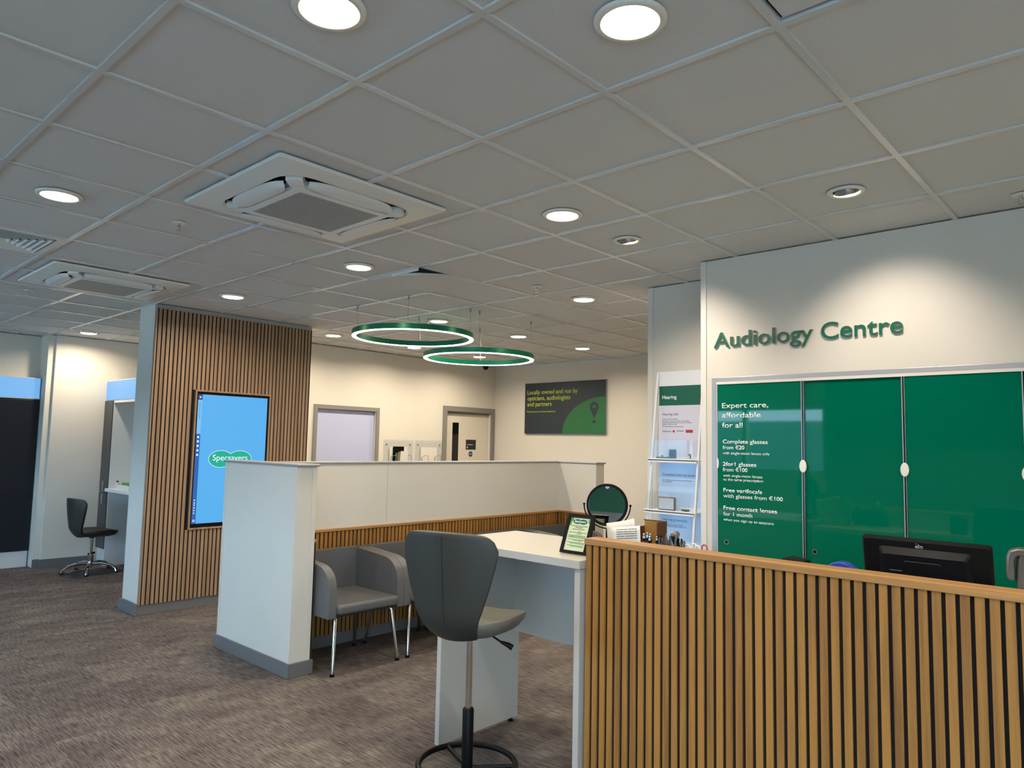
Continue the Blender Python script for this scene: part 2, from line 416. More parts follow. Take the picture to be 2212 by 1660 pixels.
for j in range(-7, 13): tb.box(-8.4, 4.2, j * 0.6 - 0.012, j * 0.6 + 0.012, H + 0.0003, H + 0.0085)
struct(tb.build('ceiling_grid', M['tbar']))
struct(MB().box(-8.6, 4.3, -4.2, 7.0, H + 0.28, H + 0.3).build('ceiling_void', M['dark']))

struct(MB().box(-6.0, -5.88, 2.95, 3.62, 0, H).box(-6.0, -5.88, 4.515, 5.79, 0, H).box(-6.0, -5.88, 6.71, 6.9, 0, H).box(-6.0, -5.88, 3.62, 4.515, 1.972, H)
       .box(-6.0, -5.88, 5.79, 6.71, 2.045, H).build('wall_back', M['wall']))
struct(MB().box(-5.88, -0.92, 6.8, 6.9, 0, H).build('wall_far', M['wall']))
struct(MB().box(-0.918, -0.2, 3.32, 3.44, 0, H).box(-0.918, -0.80, 3.44, 6.8, 0, H).build('wall_alcove', M['wall']))
struct(MB().box(-0.918, -0.878, 3.313, 3.3198, 0, H - 0.001).build('trim_1', M['trimwhite']))
struct(MB().box(-0.237, 4.2, 2.86, 3.31, 0, H).build('wall_right', M['wall']))
struct(MB().box(-0.2375, -0.2, 2.853, 2.8598, 0, H - 0.001).build('trim_2', M['trimwhite']))
struct(MB().box(4.1, 4.2, -1.7, 2.86, 0, H).box(4.1, 4.2, -4.2, -1.7, 2.4, H).box(4.1, 4.2, -4.2, -3.9, 0, 2.4).box(4.1, 4.2, -3.9, -1.7, 0, 0.6).build('wall_east', M['wall']))
we = MB()  # unseen east window, added to brighten the ceiling
for y in (-3.87, -2.8, -1.73): we.box(4.12, 4.18, y - 0.03, y + 0.03, 0.6, 2.4)
we.box(4.12, 4.18, -3.9, -1.7, 0.6, 0.65).box(4.12, 4.18, -3.9, -1.7, 2.35, 2.4)
w2 = struct(we.build('window_2', M['alu']))
MB().box(4.147, 4.153, -3.87, -1.73, 0.65, 2.35).build('pane', M['pane'], w2)
struct(MB().box(-7.9, -5.88, 3.0, 3.1, 0, H).build('wall_recess', M['wall']))
struct(MB().box(-8.1, -7.90, 1.27, 3.0, 0, H).build('wall_left', M['wall']))
struct(MB().box(-8.4, -8.24, -4.2, 1.2, 0, H).box(-8.4, -7.95, 1.2, 1.27, 0, H).build('wall_west', M['wall']))
struct(MB().box(-7.9, -7.884, 1.262, 1.835, 0, 0.1).box(-7.95, -7.934, 1.192, 1.262, 0, 0.1).box(-7.95, -7.884, 1.254, 1.262, 0, 0.1).build('baseboard_left', M['skirt'], bevel=0.003))
# shopfront behind the camera: glazing on the left, solid middle, added window on the right
struct(MB().box(-6.6, -6.001, 2.9, 6.9, 0, H).build('wall_back_room', M['wall']))  # solid block added behind the doors to keep sky out of the gaps
wf = MB().box(-8.4, -1.83, -4.2, -4.0, 2.25, H).box(-8.4, -1.83, -4.2, -4.0, 0, 1.22)
struct(wf.build('wall_front', M['wall']))
struct(MB().box(-1.83, 2.0, -4.2, -4.0, 1.62, H).box(2.0, 4.2, -4.2, -4.0, 2.45, H).build('wall_front_upper', M['greenwall']))
struct(MB().box(-1.83, 2.0, -4.2, -3.99, 0, 1.62).box(2.0, 4.1, -4.2, -3.99, 0, 0.9).build('wall_front_panel', M['greywall']))
wg = MB()  # unseen front window, added for cool light on the sign wall
for x in (2.03, 3.05, 4.07): wg.box(x - 0.03, x + 0.03, -4.13, -4.03, 0.9, 2.45)
wg.box(2.0, 4.1, -4.13, -4.03, 0.9, 0.95).box(2.0, 4.1, -4.13, -4.03, 2.4, 2.45)
w3 = struct(wg.build('window_3', M['alu']))
MB().box(2.0, 4.1, -4.085, -4.079, 0.95, 2.4).build('pane', M['pane'], w3)
mu = MB()
for x in (-8.22, -6.95, -5.67, -4.39, -3.11, -1.86): mu.box(x - 0.03, x + 0.03, -4.13, -4.03, 1.22, 2.25)
mu.box(-8.25, -1.83, -4.13, -4.03, 1.22, 1.27).box(-8.25, -1.83, -4.13, -4.03, 2.19, 2.25)
w1 = struct(mu.build('window_1', M['alu']))
MB().box(-8.22, -1.86, -4.085, -4.079, 1.27, 2.19).build('pane', M['pane'], w1)
struct(MB().box(-60, 4.2, -60, -4.2, -0.06, -0.02).box(4.3, 40, -60, 20, -0.06, -0.02).build('ground_outside', M['pavement']))
struct(MB().box(-60, 40, -34, -30, 1.16, 3.1).box(-60, 40, -34, -30.02, 0, 1.16).build('facade_outside', M['facade']))

# half height wall round the waiting chairs: near wing, bench wall, far wing
struct(MB().box(-3.39, -2.367, 1.268, 1.42, 0, 1.382).box(-2.99, -2.846, 1.42, 4.66, 0, 1.382).box(-2.99, -2.36, 4.66, 4.80, 0, 1.382)
       .build('wall_partition', M['partition']))
cp = MB()
cp.box(-3.402, -2.345, 1.255, 1.434, 1.382, 1.398).box(-3.0, -2.834, 1.434, 4.648, 1.382, 1.398).box(-3.0, -2.345, 4.648, 4.815, 1.382, 1.398)
struct(cp.build('trim_3', M['cap'], bevel=0.006, seg=3))
struct(MB().box(-3.41, -2.349, 1.25, 1.268, 0, 0.092).box(-2.367, -2.349, 1.268, 1.44, 0, 0.092).box(-3.41, -3.39, 1.268, 1.44, 0, 0.092)
       .box(-2.846, -2.83, 1.46, 4.645, 0, 0.09).box(-2.83, -2.36, 4.645, 4.66, 0, 0.09).build('baseboard_partition', M['skirt'], bevel=0.003))
pe = MB().box(-2.3672, -2.3625, 1.268, 1.302, 0.092, 1.38).box(-2.3672, -2.3625, 1.385, 1.42, 0.092, 1.38)
pe.box(-3.39, -3.365, 1.2645, 1.268, 0.092, 1.38).box(-2.395, -2.3625, 1.2645, 1.268, 0.092, 1.38)
struct(pe.build('trim_4', M['partition']))
# seam between two boards above the bench
struct(MB().box(-2.8462, -2.8452, 2.397, 2.3982, 0.9, 1.382).build('trim_5', M['skirt']))

t = thing('slat_panel', 'long low oak slat panel behind the grey waiting armchairs', 'wall panel', (-2.83, 3.0, 0.09), group='oak slat cladding in the waiting bay')
def place(o, root):
    """parts are modelled in room coordinates; hang them on a thing that stands somewhere else"""
    o.parent = root; o.matrix_parent_inverse = Matrix.Translation(-Vector(root.location)); return o
def P(root, o): return place(o, root)
P(t, slats('y', 1.462, 4.632, -2.822, 0.008, 0.09, 0.862, 84, -1).build('slats', M['oak']))
P(t, MB().box(-2.8455, -2.8302, 1.45, 4.645, 0.09, 0.865).build('backing', M['felt']))
P(t, MB().box(-2.8455, -2.816, 1.45, 4.645, 0.865, 0.884).build('edging', M['oaky'], bevel=0.002))
t = thing('slat_panel', 'short oak slat panel inside the near end of the waiting bay', 'wall panel', (-2.6, 1.42, 0.09), group='oak slat cladding in the waiting bay')
P(t, slats('x', -2.818, -2.36, 1.440, 0.008, 0.09, 0.862, 12, -1).build('slats', M['oak']))
P(t, MB().box(-2.82, -2.362, 1.4205, 1.4318, 0.09, 0.865).build('backing', M['felt']))
P(t, MB().box(-2.82, -2.3585, 1.4205, 1.443, 0.865, 0.884).build('edging', M['oakx'], bevel=0.002))
t = thing('slat_panel', 'short oak slat panel at the far end of the waiting bay', 'wall panel', (-2.6, 4.65, 0.09), group='oak slat cladding in the waiting bay')
P(t, slats('x', -2.818, -2.37, 4.638, 0.008, 0.09, 0.862, 12, 1).build('slats', M['oak']))
P(t, MB().box(-2.815, -2.365, 4.6462, 4.6595, 0.09, 0.865).build('backing', M['felt']))
P(t, MB().box(-2.815, -2.36, 4.634, 4.6595, 0.865, 0.884).build('edging', M['oakx'], bevel=0.002))

# slatted column with the screen
struct(MB().box(-5.12, -4.775, 1.2, 2.80, 0, H).build('wall_column', M['wall']))
struct(MB().box(-5.14, -4.757, 1.178, 1.2, 0, 0.1).box(-4.775, -4.757, 1.2, 2.80, 0, 0.088).build('baseboard_column', M['skirt'], bevel=0.003))
struct(MB().box(-4.775, -4.752, 1.205, 2.80, 2.728, H - 0.001).build('trim_6', M['cap']))
t = thing('slat_panel', 'tall brown oak slat panel with a screen set in it', 'wall panel', (-4.76, 2.0, 0.09))
P(t, slats('y', 1.225, 2.795, -4.742, 0.008, 0.09, 2.728, 41, -1, skip=(1.593, 2.353, 0.716, 2.01)).build('slats', M['oakdark']))
P(t, MB().box(-4.7745, -4.7502, 1.215, 1.588, 0.09, 2.728).box(-4.7745, -4.7502, 2.359, 2.80, 0.09, 2.728).box(-4.7745, -4.7502, 1.588, 2.359, 0.09, 0.713).box(-4.7745, -4.7502, 1.588, 2.359, 2.014, 2.728).build('backing', M['felt']))
P(t, MB().box(-4.762, -4.744, 1.203, 1.215, 0.09, 2.728).build('edging', M['oakdark']))
P(t, MB().box(-4.76, -4.728, 1.590, 1.606, 0.715, 2.012).box(-4.76, -4.728, 2.341, 2.357, 0.715, 2.012).box(-4.76, -4.728, 1.606, 2.341, 0.715, 0.731).box(-4.76, -4.728, 1.606, 2.341, 1.996, 2.012)
  .build('frame', M['oakdark'], bevel=0.002))
t = thing('display_screen', 'tall lit blue screen with a green double oval logo', 'screen', (-4.755, 1.973, 0.733))
P(t, MB().box(-4.7615, -4.742, 1.6065, 2.3405, 0.7315, 1.9955).build('bezel', M['black']))
sy0, sy1, sz0, sz1 = 1.622, 2.322, 0.768, 1.972; X0 = -4.7415
P(t, MB().box(X0, X0 + 0.0006, sy0, sy1, sz0, sz1).build('screen', M['screenblue']))
X1 = X0 + 0.0007
P(t, MB().box(X1, X1 + 0.0005, sy0, sy0 + 0.038, sz0, 1.60).build('taskbar', M['taskbar']))
P(t, MB().box(X1, X1 + 0.0005, sy0, sy0 + 0.038, 1.60, 1.92).build('search_field', M['taskpale']))
b = P(t, MB().box(X1, X1 + 0.0006, sy0, sy0 + 0.04, 1.92, sz1).build('start_icon', M['screendeep']))
P(t, MB().box(X1 + 0.0006, X1 + 0.001, sy0 + 0.012, sy0 + 0.019, 1.937, 1.944).box(X1 + 0.0006, X1 + 0.001, sy0 + 0.021, sy0 + 0.028, 1.937, 1.944).box(X1 + 0.0006, X1 + 0.001, sy0 + 0.012, sy0 + 0.019, 1.946, 1.953).box(X1 + 0.0006, X1 + 0.001, sy0 + 0.021, sy0 + 0.028, 1.946, 1.953).build('window_symbol', M['screenwhite']))
for z in (1.57, 1.53, 1.488, 1.446, 1.404): P(t, MB().box(X1 + 0.0006, X1 + 0.001, sy0 + 0.010, sy0 + 0.027, z - 0.009, z + 0.009).build('icon', M['screenwhite']))
for z in (0.985, 0.96, 0.94, 0.915, 0.89, 0.865): P(t, MB().box(X1 + 0.0006, X1 + 0.001, sy0 + 0.012, sy0 + 0.022, z - 0.006, z + 0.006).build('icon', M['screenwhite']))
P(t, MB().lathe([(0.006, X1 + 0.0006), (0.011, X1 + 0.0006), (0.011, X1 + 0.001), (0.006, X1 + 0.001)], (0, sy0 + 0.019, 0.795), 20, 'x', closed=True).build('icon', M['screenwhite']))
P(t, text('search_prompt', 'Type here to search', (X1 + 0.0006, sy0 + 0.014, 1.90), 0.16, M['taskbar'], None, right=(0, 0, -1), up=(0, 1, 0), ext=0.0003))
# logo: two overlapping ovals
def ovals(c, rx, rz, gap, x, th, grow=0.0):
    mb = MB()
    for k, s in enumerate((-1, 1)):
        xx = x + k * 0.0001
        pts = [(xx, c[0] + s * gap + (rx + grow) * math.cos(a), c[1] + (rz + grow) * math.sin(a)) for a in [2 * PI * i / 48 for i in range(48)]]
        mb.prism(pts, (th, 0, 0))
    return mb
P(t, ovals((1.965, 1.366), 0.118, 0.078, 0.094, X1 + 0.0002, 0.0004, 0.004).build('logo_rim', M['screenwhite']))
P(t, ovals((1.965, 1.366), 0.118, 0.078, 0.094, X1 + 0.0008, 0.0004).build('logo', M['screenteal']))
P(t, text('logo_lettering', 'Specsavers', (X1 + 0.0016, 1.790, 1.352), 0.348, M['screenwhite'], None, right=(0, 1, 0), up=(0, 0, 1), ext=0.0003))

# ------------------------------------------------------------------ ceiling fittings
def make_downlight():
    t = thing('downlight', 'lit round downlight', 'downlight', (0, 0, H), group='round recessed downlights')
    p = [(0.079, 0.006), (0.080, -0.005), (0.085, -0.008), (0.099, -0.007), (0.104, -0.0015), (0.104, 0.003), (0.09, 0.006)]
    MB().lathe(p, n=56, closed=True).build('rim', M['lampwhite'], t, smooth=True, ang=50)
    MB().grid([[(r * math.cos(2 * PI * k / 48), r * math.sin(2 * PI * k / 48), z) for k in range(49)] for r, z in ((0.081, 0.0), (0.074, 0.028), (0.062, 0.058), (0.060, 0.062))]).build('reflector', M['lampwhite'], t, smooth=True, ang=60)
    MB().disc((0, 0, 0.060), 0.061).build('diffuser', M['lampon'], t)
    ld = bpy.data.lights.new('lamp', 'AREA'); ld.shape = 'DISK'; ld.size = 0.11; ld.energy = LAMP_W; ld.color = WARM
    lo = bpy.data.objects.new('lamp', ld); link(lo, t); lo.location = (0, 0, 0.016)
    return t
where = ['lit downlight cut by the top edge, left of the other large one', 'large lit downlight nearest the camera with a green pinpoint light', 'lit downlight above the square air vent at the far left', 'lit downlight right of the large cassette air conditioner',
         'lit downlight below the near corner of the large cassette air conditioner', 'lit downlight just above the slatted column', 'small lit downlight left of the column over the white wall', 'lit downlight just right of the top of the slatted column',
         'lit downlight directly above the upper green ring', 'lit downlight seen under the rim of the upper green ring', 'lit downlight seen through the lower green ring', 'lit downlight right of the upper green ring over the lower one', 'small lit downlight above the dark wall poster', 'lit downlight near the corner of the narrow alcove wall'] + ['lit downlight in the ceiling behind the viewpoint'] * 5
dl = make_downlight()
dl2 = None
for i, ((x, y), lb) in enumerate(zip(LAMPS, where)):
    if i == 0: dl.location = (x, y, H); dl['label'] = lb
    else:
        d = dup(dl, (x, y, H), label=lb)
        if i == 1: dl2 = d
e = MB().box(-0.006, 0.006, -0.006, 0.006, -0.003, 0.003).build('indicator', mat('green indicator', '3fae5a', 0.4, emit='49d77a', es=0.8), dl2); e.location = (0.045, -0.055, 0.012); e.rotation_euler = (0.5, 0.3, 0.4)

def make_spot():
    t = thing('spotlight', 'tilted silver spotlight in a white ring', 'spotlight', (0, 0, H), group='tilting spotlights over the sign wall')
    MB().lathe([(0.060, 0.006), (0.061, -0.004), (0.066, -0.007), (0.078, -0.006), (0.082, -0.001), (0.082, 0.003), (0.07, 0.006)], n=48, closed=True).build('rim', M['lampwhite'], t, smooth=True, ang=50)
    MB().grid([[(r * math.cos(2 * PI * k / 32), r * math.sin(2 * PI * k / 32), z) for k in range(33)] for r, z in ((0.062, 0.0), (0.062, 0.09), (0.001, 0.09))]).build('housing', M['dark'], t)
    g = bpy.data.objects.new('lamp_head', None)
    hd = MB().lathe([(0.0, 0.060), (0.030, 0.058), (0.050, 0.030), (0.051, -0.016), (0.048, -0.018), (0.046, -0.004), (0.0, -0.004)], n=36).build('lamp_head', M['steel'], t, smooth=True, ang=40)
    bpy.data.objects.remove(g)
    hd.rotation_euler = (0.62, 0, 0); hd.location = (0, -0.004, 0.016)
    MB().disc((0, 0, -0.0065), 0.045).build('lens', M['lampon'], hd)
    ld = bpy.data.lights.new('spot', 'SPOT'); ld.energy = 40; ld.color = (1.0, 0.86, 0.74); ld.spot_size = 1.45; ld.spot_blend = 0.9; ld.shadow_soft_size = 0.03
    lo = bpy.data.objects.new('spot_lamp', ld); link(lo, t); lo.location = (0, 0.02, -0.03); lo.rotation_euler = (0.72, 0, 0)
    return t
sp = make_spot(); sp.location = (*SPOTS[0], H); sp['label'] = 'tilted silver spotlight at right, above the green glass panels'
dup(sp, (*SPOTS[1], H), label='tilted silver spotlight in the middle, nearer the alcove corner')

def make_sprinkler():
    t = thing('sprinkler', 'small chrome sprinkler head', 'sprinkler', (0, 0, H), group='sprinkler heads on the ceiling')
    MB().lathe([(0.0, -0.003), (0.030, -0.004), (0.038, -0.001), (0.038, 0.004)], n=32).build('rose', M['lampwhite'], t, smooth=True)
    MB().lathe([(0.009, -0.003), (0.009, -0.016), (0.006, -0.020), (0.0, -0.020)], n=16).build('body', M['chrome'], t, smooth=True)
    MB().tube([(0.009, 0, -0.014), (0.013, 0, -0.026), (0.004, 0, -0.038)], 0.002, 6).tube([(-0.009, 0, -0.014), (-0.013, 0, -0.026), (-0.004, 0, -0.038)], 0.002, 6).build('yoke', M['chrome'], t)
    MB().lathe([(0.0, -0.038), (0.013, -0.040), (0.013, -0.042), (0.0, -0.042)], n=20).build('deflector', M['chrome'], t)
    return t
spk = make_sprinkler()
for i, (x, y, lb) in enumerate([(-2.109, 0.295, 'chrome sprinkler head left of the large cassette air conditioner'), (-5.059, 0.282, 'chrome sprinkler head below the small cassette air conditioner'), (-8.10, 0.88, 'tiny sprinkler head at the far left above the dark cabinet'),
                                (-1.557, 2.758, 'sprinkler head in mid ceiling above the alcove wall end'), (1.506, 2.644, 'sprinkler head cut by the right edge over the sign wall')]):
    if i == 0: spk.location = (x, y, H); spk['label'] = lb
    else: dup(spk, (x, y, H), label=lb)

def sq(h, r, z, n=5): return [Vector((x, y, z)) for x, y in rrect(2 * h, 2 * h, r, n)]
def make_cassette(bars_n):
    t = thing('air_conditioner', 'square white cassette air conditioner', 'air conditioner', (0, 0, H), group='ceiling cassette air conditioners')
    # frame: outer edge, thin skirt, then a dished face in to the rounded opening
    MB().loft([sq(0.474, 0.02, 0.0), sq(0.475, 0.02, -0.008), sq(0.470, 0.02, -0.014), sq(0.405, 0.11, -0.020), sq(0.368, 0.13, -0.026), sq(0.360, 0.13, -0.012)], False, False).build('frame', M['acwhite'], t, smooth=True, ang=25)
    MB().face(sq(0.366, 0.13, -0.006)).build('air_slot', M['dark'], t)
    # middle body, waisted where the flaps sit
    def body(h, waist, z, n=12):
        out = []
        for q in range(4):
            a = q * PI / 2; ca, sa = math.cos(a), math.sin(a); loc = []
            w = h - waist
            for i in range(n + 1):                      # along the side x = h, y from -h..h
                y = -h * 0.78 + 1.56 * h * i / n; f = min(1.0, max(0.0, (h * 0.80 - abs(y)) / (h * 0.16)))
                f = f * f * (3 - 2 * f); loc.append((h - waist * f - (0.02 if abs(y) > h * 0.74 else 0), y))
            for i in range(1, 6):                       # rounded corner
                b = PI / 2 * i / 6; r = h * 0.22; loc.append((h * 0.78 + r * math.cos(b) - 0.01, h * 0.78 + r * math.sin(b) - 0.01))
            out += [Vector((ca * x - sa * y, sa * x + ca * y, z)) for x, y in loc]
        return out
    MB().loft([body(0.350, 0.075, -0.008), body(0.350, 0.075, -0.034), body(0.343, 0.073, -0.040), body(0.30, 0.04, -0.044)], False, True).build('body', M['acwhite'], t, smooth=True, ang=30)
    # flaps, one on each side, tipped open
    for q in range(4):
        fl = MB(); rows = []
        for i in range(17):
            u = -1 + 2 * i / 16; y = u * 0.238; w = 0.047 * (1 - abs(u) ** 5) + 0.004; rows.append([(0.318 - w * 0.85, y, -0.048), (0.318 - w * 0.2, y, -0.054), (0.318 + w * 0.5, y, -0.046), (0.318 + w, y, -0.028), (0.318 + w * 0.9, y, -0.024), (0.318 + w * 0.2, y, -0.038), (0.318 - w * 0.8, y, -0.043)])
        fl.loft(rows).build('flap', M['acwhite'], t, smooth=True, ang=40).rotation_euler = (0, 0, q * PI / 2)
    # intake grille with its own rim line
    MB().loft([sq(0.268, 0.03, -0.0445), sq(0.268, 0.03, -0.049), sq(0.262, 0.03, -0.050), sq(0.228, 0.012, -0.050), sq(0.225, 0.012, -0.045)], False, False).build('intake_rim', M['acwhite'], t, smooth=True, ang=30)
    MB().face(sq(0.228, 0.012, -0.0447)).build('intake', M['dark'] if bars_n < 40 else M['acgrille'], t)
    g = MB(); p = 0.452 / bars_n
    for i in range(bars_n): x = -0.226 + p * (i + 0.5); g.box(x - p * 0.23, x + p * 0.23, -0.225, 0.225, -0.0495, -0.0455)
    for y in (-0.113, 0, 0.113): g.box(-0.226, 0.226, y - 0.002, y + 0.002, -0.0475, -0.0455)
    g.build('grille', M['acgrille'], t)
    MB().box(-0.02, 0.02, -0.004, 0.004, -0.0412, -0.040).build('badge', M['alu'], t).location = (0, -0.305, -0.004)
    return t
ac = make_cassette(30); ac.location = (-1.209, 0.61, H); ac['label'] = 'large square white cassette air conditioner nearest the camera'
ac2 = make_cassette(60); ac2.location = (-4.16, 0.575, H); ac2['label'] = 'square white cassette air conditioner above the slatted column'

def make_vent():
    t = thing('air_vent', 'square louvred ceiling air vent', 'air vent', (0, 0, H), group='square louvred ceiling vents')
    MB().loft([sq(0.288, 0.001, 0.004, 1), sq(0.288, 0.001, -0.004, 1), sq(0.245, 0.001, -0.006, 1), sq(0.243, 0.001, 0.01, 1)], False, False).build('frame', M['acwhite'], t)
    MB().face(sq(0.287, 0.001, 0.035, 1)).build('duct', M['dark'], t)
    m = MB()
    for i in range(6):
        h = 0.228 - i * 0.036
        m.loft([sq(h + 0.004, 0.001, -0.010, 1), sq(h - 0.010, 0.001, 0.010, 1), sq(h - 0.012, 0.001, 0.009, 1), sq(h + 0.001, 0.001, -0.011, 1)], False, False)
    m.build('louvres', M['acwhite'], t)
    return t
v = make_vent(); v.location = (*VENTS[0], H); v['label'] = 'square louvred air vent cut by the left edge'
dup(v, (*VENTS[1], H), label='square louvred air vent behind the lower green ring')

# the tile that has slipped at one corner
t = MB(); rows = []
for i in range(13):
    row = []
    for j in range(13):
        u, w = i / 12, j / 12; d = max(0.0, (u - 0.45) / 0.55) ** 0.8 * max(0.0, (1 - w * 1.7))
        row.append((-2.397 + 0.594 * u, 1.803 + 0.594 * w, ZT - 0.005 - 0.050 * d ** 1.1))
    rows.append(row)
t.grid(rows)
o = t.build('ceiling_tile', M['tile'], smooth=True); m_ = o.modifiers.new('thick', 'SOLIDIFY'); m_.thickness = 0.016; m_.offset = 0
tag(o, 'white ceiling tile sagging open at one corner with a dark gap', 'ceiling tile')
MB().box(-2.10, -1.812, 1.7955, 1.799, H - 0.022, H - 0.0005).build('edge_angle', M['lampwhite'], o)

o = MB().box(1.224, 1.776, 0.024, 0.572, ZT - 0.004, ZT + 0.010).build('access_panel', M['tile'], bevel=0.002)
tag(o, 'flat ceiling access panel with dark gaps, cut by the top edge', 'access panel')
for x0, x1, y0, y1 in ((1.190, 1.2115, 0.0, 0.6), (1.2115, 1.80, 0.5885, 0.61)): MB().box(x0, x1, y0, y1, ZT, ZT + 0.01).build('panel_rim', M['tbar'], o)
# ring pendants
def make_ring(drop, anchors, lab):
    t = thing('ring_light', lab, 'pendant light', (0, 0, H - drop), group='green ring pendant lights')
    R0, R1 = 0.499, 0.537
    MB().lathe([(R0, 0.006), (R1, 0.006), (R1, 0.052), (R0, 0.052)], n=128, closed=True).build('ring', M['ringgreen'], t, smooth=True, ang=40)
    MB().lathe([(R0 + 0.001, 0.007), (R0 + 0.002, 0.0), (R1 - 0.002, 0.0), (R1 - 0.001, 0.007)], n=128, closed=True).build('light_strip', M['ledon'], t, smooth=True, ang=40)
    for (x, y) in anchors:
        MB().tube([(x, y, 0.05), (x, y, drop - 0.02)], 0.0016, 6).build('wire', M['steel'], t)
        MB().lathe([(0.004, drop - 0.035), (0.008, drop - 0.028), (0.008, drop - 0.004), (0.012, drop - 0.002), (0.012, drop)], (x, y, 0), 14).build('wire_grip', M['steel'], t)
    x, y = anchors[2]
    pts = [(x + 0.008 + 0.006 * math.sin(k * 1.7), y + 0.01 + 0.005 * math.cos(k * 2.3), 0.05 + (drop - 0.06) * k / 10) for k in range(11)]
    MB().tube(pts, 0.003, 8).build('cable', M['trimwhite'], t)
    return t
a = 0.355
r1 = make_ring(H - 2.482, [(-a, -a), (a, -a), (-a, a), (a, a)], 'upper lit green ring pendant light, nearer the slatted column'); r1.location = (-2.97, 2.725, 2.482)
r2 = make_ring(H - 2.378, [(-a, -a), (a, -a), (-a, a), (a, a)], 'lower lit green ring pendant light, nearer the poster'); r2.location = (-2.97, 3.55, 2.378)
# small camera dome at the far corner
t = thing('security_camera', 'small black dome camera under the ceiling in the far corner', 'camera', (-5.60, 6.30, H))
MB().lathe([(0.05, 0.0), (0.05, -0.040), (0.044, -0.044), (0.0, -0.044)], n=28).build('base', M['black'], t, smooth=True)
MB().lathe([(0.042 * math.cos(PI / 2 * i / 8), -0.044 - 0.050 * math.sin(PI / 2 * i / 8)) for i in range(8)] + [(0.0, -0.094)], n=28).build('dome', M['black'], t, smooth=True)

# ------------------------------------------------------------------ doors and fittings on the back wall
def door_frame(y0, y1, zt, w=0.07, d=0.018, dep=0.055):
    mb = MB()
    mb.box(-5.88, -5.88 + d, y0, y0 + w, 0, zt).box(-5.88, -5.88 + d, y1 - w, y1, 0, zt).box(-5.88, -5.88 + d, y0 + w, y1 - w, zt - w, zt)
    mb.box(-5.88 - dep, -5.88, y0 + w - 0.016, y0 + w, 0, zt - w).box(-5.88 - dep, -5.88, y1 - w, y1 - w + 0.016, 0, zt - w).box(-5.88 - dep, -5.88, y0 + w, y1 - w, zt - w, zt - w + 0.016)
    return mb
d2 = struct(door_frame(3.567, 4.57, 2.016, 0.052, 0.018, 0.08).build('door_2', M['doorframe'], bevel=0.002))
q = [(-5.925, 3.625 + 0.89 * u, v) for u, v in ((0, 0.005), (1, 0.005), (1, 1.92))]
q += [(-5.925, 4.515 - 0.05 + 0.0 * k, 1.92) for k in ()] + arcpts((4.475, 1.92), 0.035, 0, PI / 2, 6, lambda a, b: (-5.925, a, b)) + [(-5.925, 3.625, 1.966)]
MB().prism(q[:2] + q[3:], (0.012, 0, 0)).build('door_leaf', M['lilac'], d2)
MB().box(-5.96, -5.94, 3.62, 4.52, 0.0, 1.97).build('door_lining', M['trimwhite'], d2)

d1 = struct(door_frame(5.716, 6.795, 2.113, 0.075, 0.022, 0.06).build('door_1', M['doorframe'], bevel=0.002))
MB().box(-5.985, -5.93, 5.807, 6.704, 0.005, 2.005).build('door_leaf', M['doorleaf'], d1)
MB().box(-5.985, -5.918, 5.79, 6.72, 2.006, 2.045).build('head_lining', M['doorframe'], d1)
vp = MB()
vp.box(-5.93, -5.922, 5.925, 5.955, 1.05, 1.905).box(-5.93, -5.922, 6.085, 6.115, 1.05, 1.905).box(-5.93, -5.922, 5.955, 6.085, 1.875, 1.905).box(-5.93, -5.922, 5.955, 6.085, 1.05, 1.08)
f_ = vp.build('vision_frame', M['doorleaf'], d1, bevel=0.002)
MB().box(-5.929, -5.926, 5.955, 6.085, 1.08, 1.875).build('pane', mat('dark door glass', '0b0d0f', 0.08), f_)
s_ = MB().box(-5.93, -5.927, 6.245, 6.455, 1.475, 1.625).build('door_sign', M['sign'], d1)
text('sign_lettering', 'Consultation', (-5.9265, 6.262, 1.543), 0.13, M['ink'], s_, right=(0, 1, 0), ext=0.0004)
MB().disc((-5.9262, 6.275, 1.512), 0.010, 20, 'x').disc((-5.9262, 6.275, 1.497), 0.006, 20, 'x').build('pictogram', M['ink'], s_)
b_ = MB().lathe([(0.0, -5.929), (0.042, -5.929), (0.042, -5.9275), (0.0, -5.9275)], (0, 6.348, 1.408), 36, 'x').build('round_sticker', M['blue'], d1)
text('sticker_lettering', 'Fire door\nkeep shut', (-5.9272, 6.348, 1.412), 0.056, M['ink'], b_, right=(0, 1, 0), ext=0.0003, align='C')
MB().tube([(-5.90, 5.86, 1.0), (-5.90, 5.98, 1.0)], 0.009, 10).tube([(-5.93, 5.86, 1.0), (-5.90, 5.86, 1.0)], 0.009, 10).build('door_handle', M['steel'], d1)

# leaflet holders
def holder(y0, lab):
    t = thing('leaflet_holder', lab, 'leaflet holder', (-5.88, y0, 1.2), group='clear leaflet holders on the back wall')
    MB().box(0.012, 0.016, 0.0, 0.515, -0.05, 0.40).build('backplate', M['acrylic'], t)
    MB().box(0.0161, 0.019, 0.10, 0.405, -0.05, 0.30).build('inner_plate', M['trimwhite'], t)
    for y in (0.055, 0.46):
        MB().lathe([(0.0, 0.0), (0.007, 0.0), (0.009, 0.018), (0.0, 0.020)], (0, y, 0.335), 12, 'x').build('fixing', M['steel'], t)
    for y in (0.14, 0.38):
        MB().tube([(0.02, y - 0.03, 0.0), (0.03, y - 0.02, 0.165), (0.10, y - 0.015, 0.185), (0.10, y + 0.03, 0.185), (0.09, y + 0.045, 0.10), (0.085, y + 0.05, 0.0)], 0.0035, 8).build('wire_bracket', M['steel'], t)
    return t
h1 = holder(4.655, 'clear leaflet holder filled with papers on the back wall')
h2 = holder(5.203, 'empty clear leaflet holder beside the grey framed door')
t = thing('clipboard', 'black clipboard standing in the clear leaflet holder', 'clipboard', (-5.852, 4.88, 1.2))
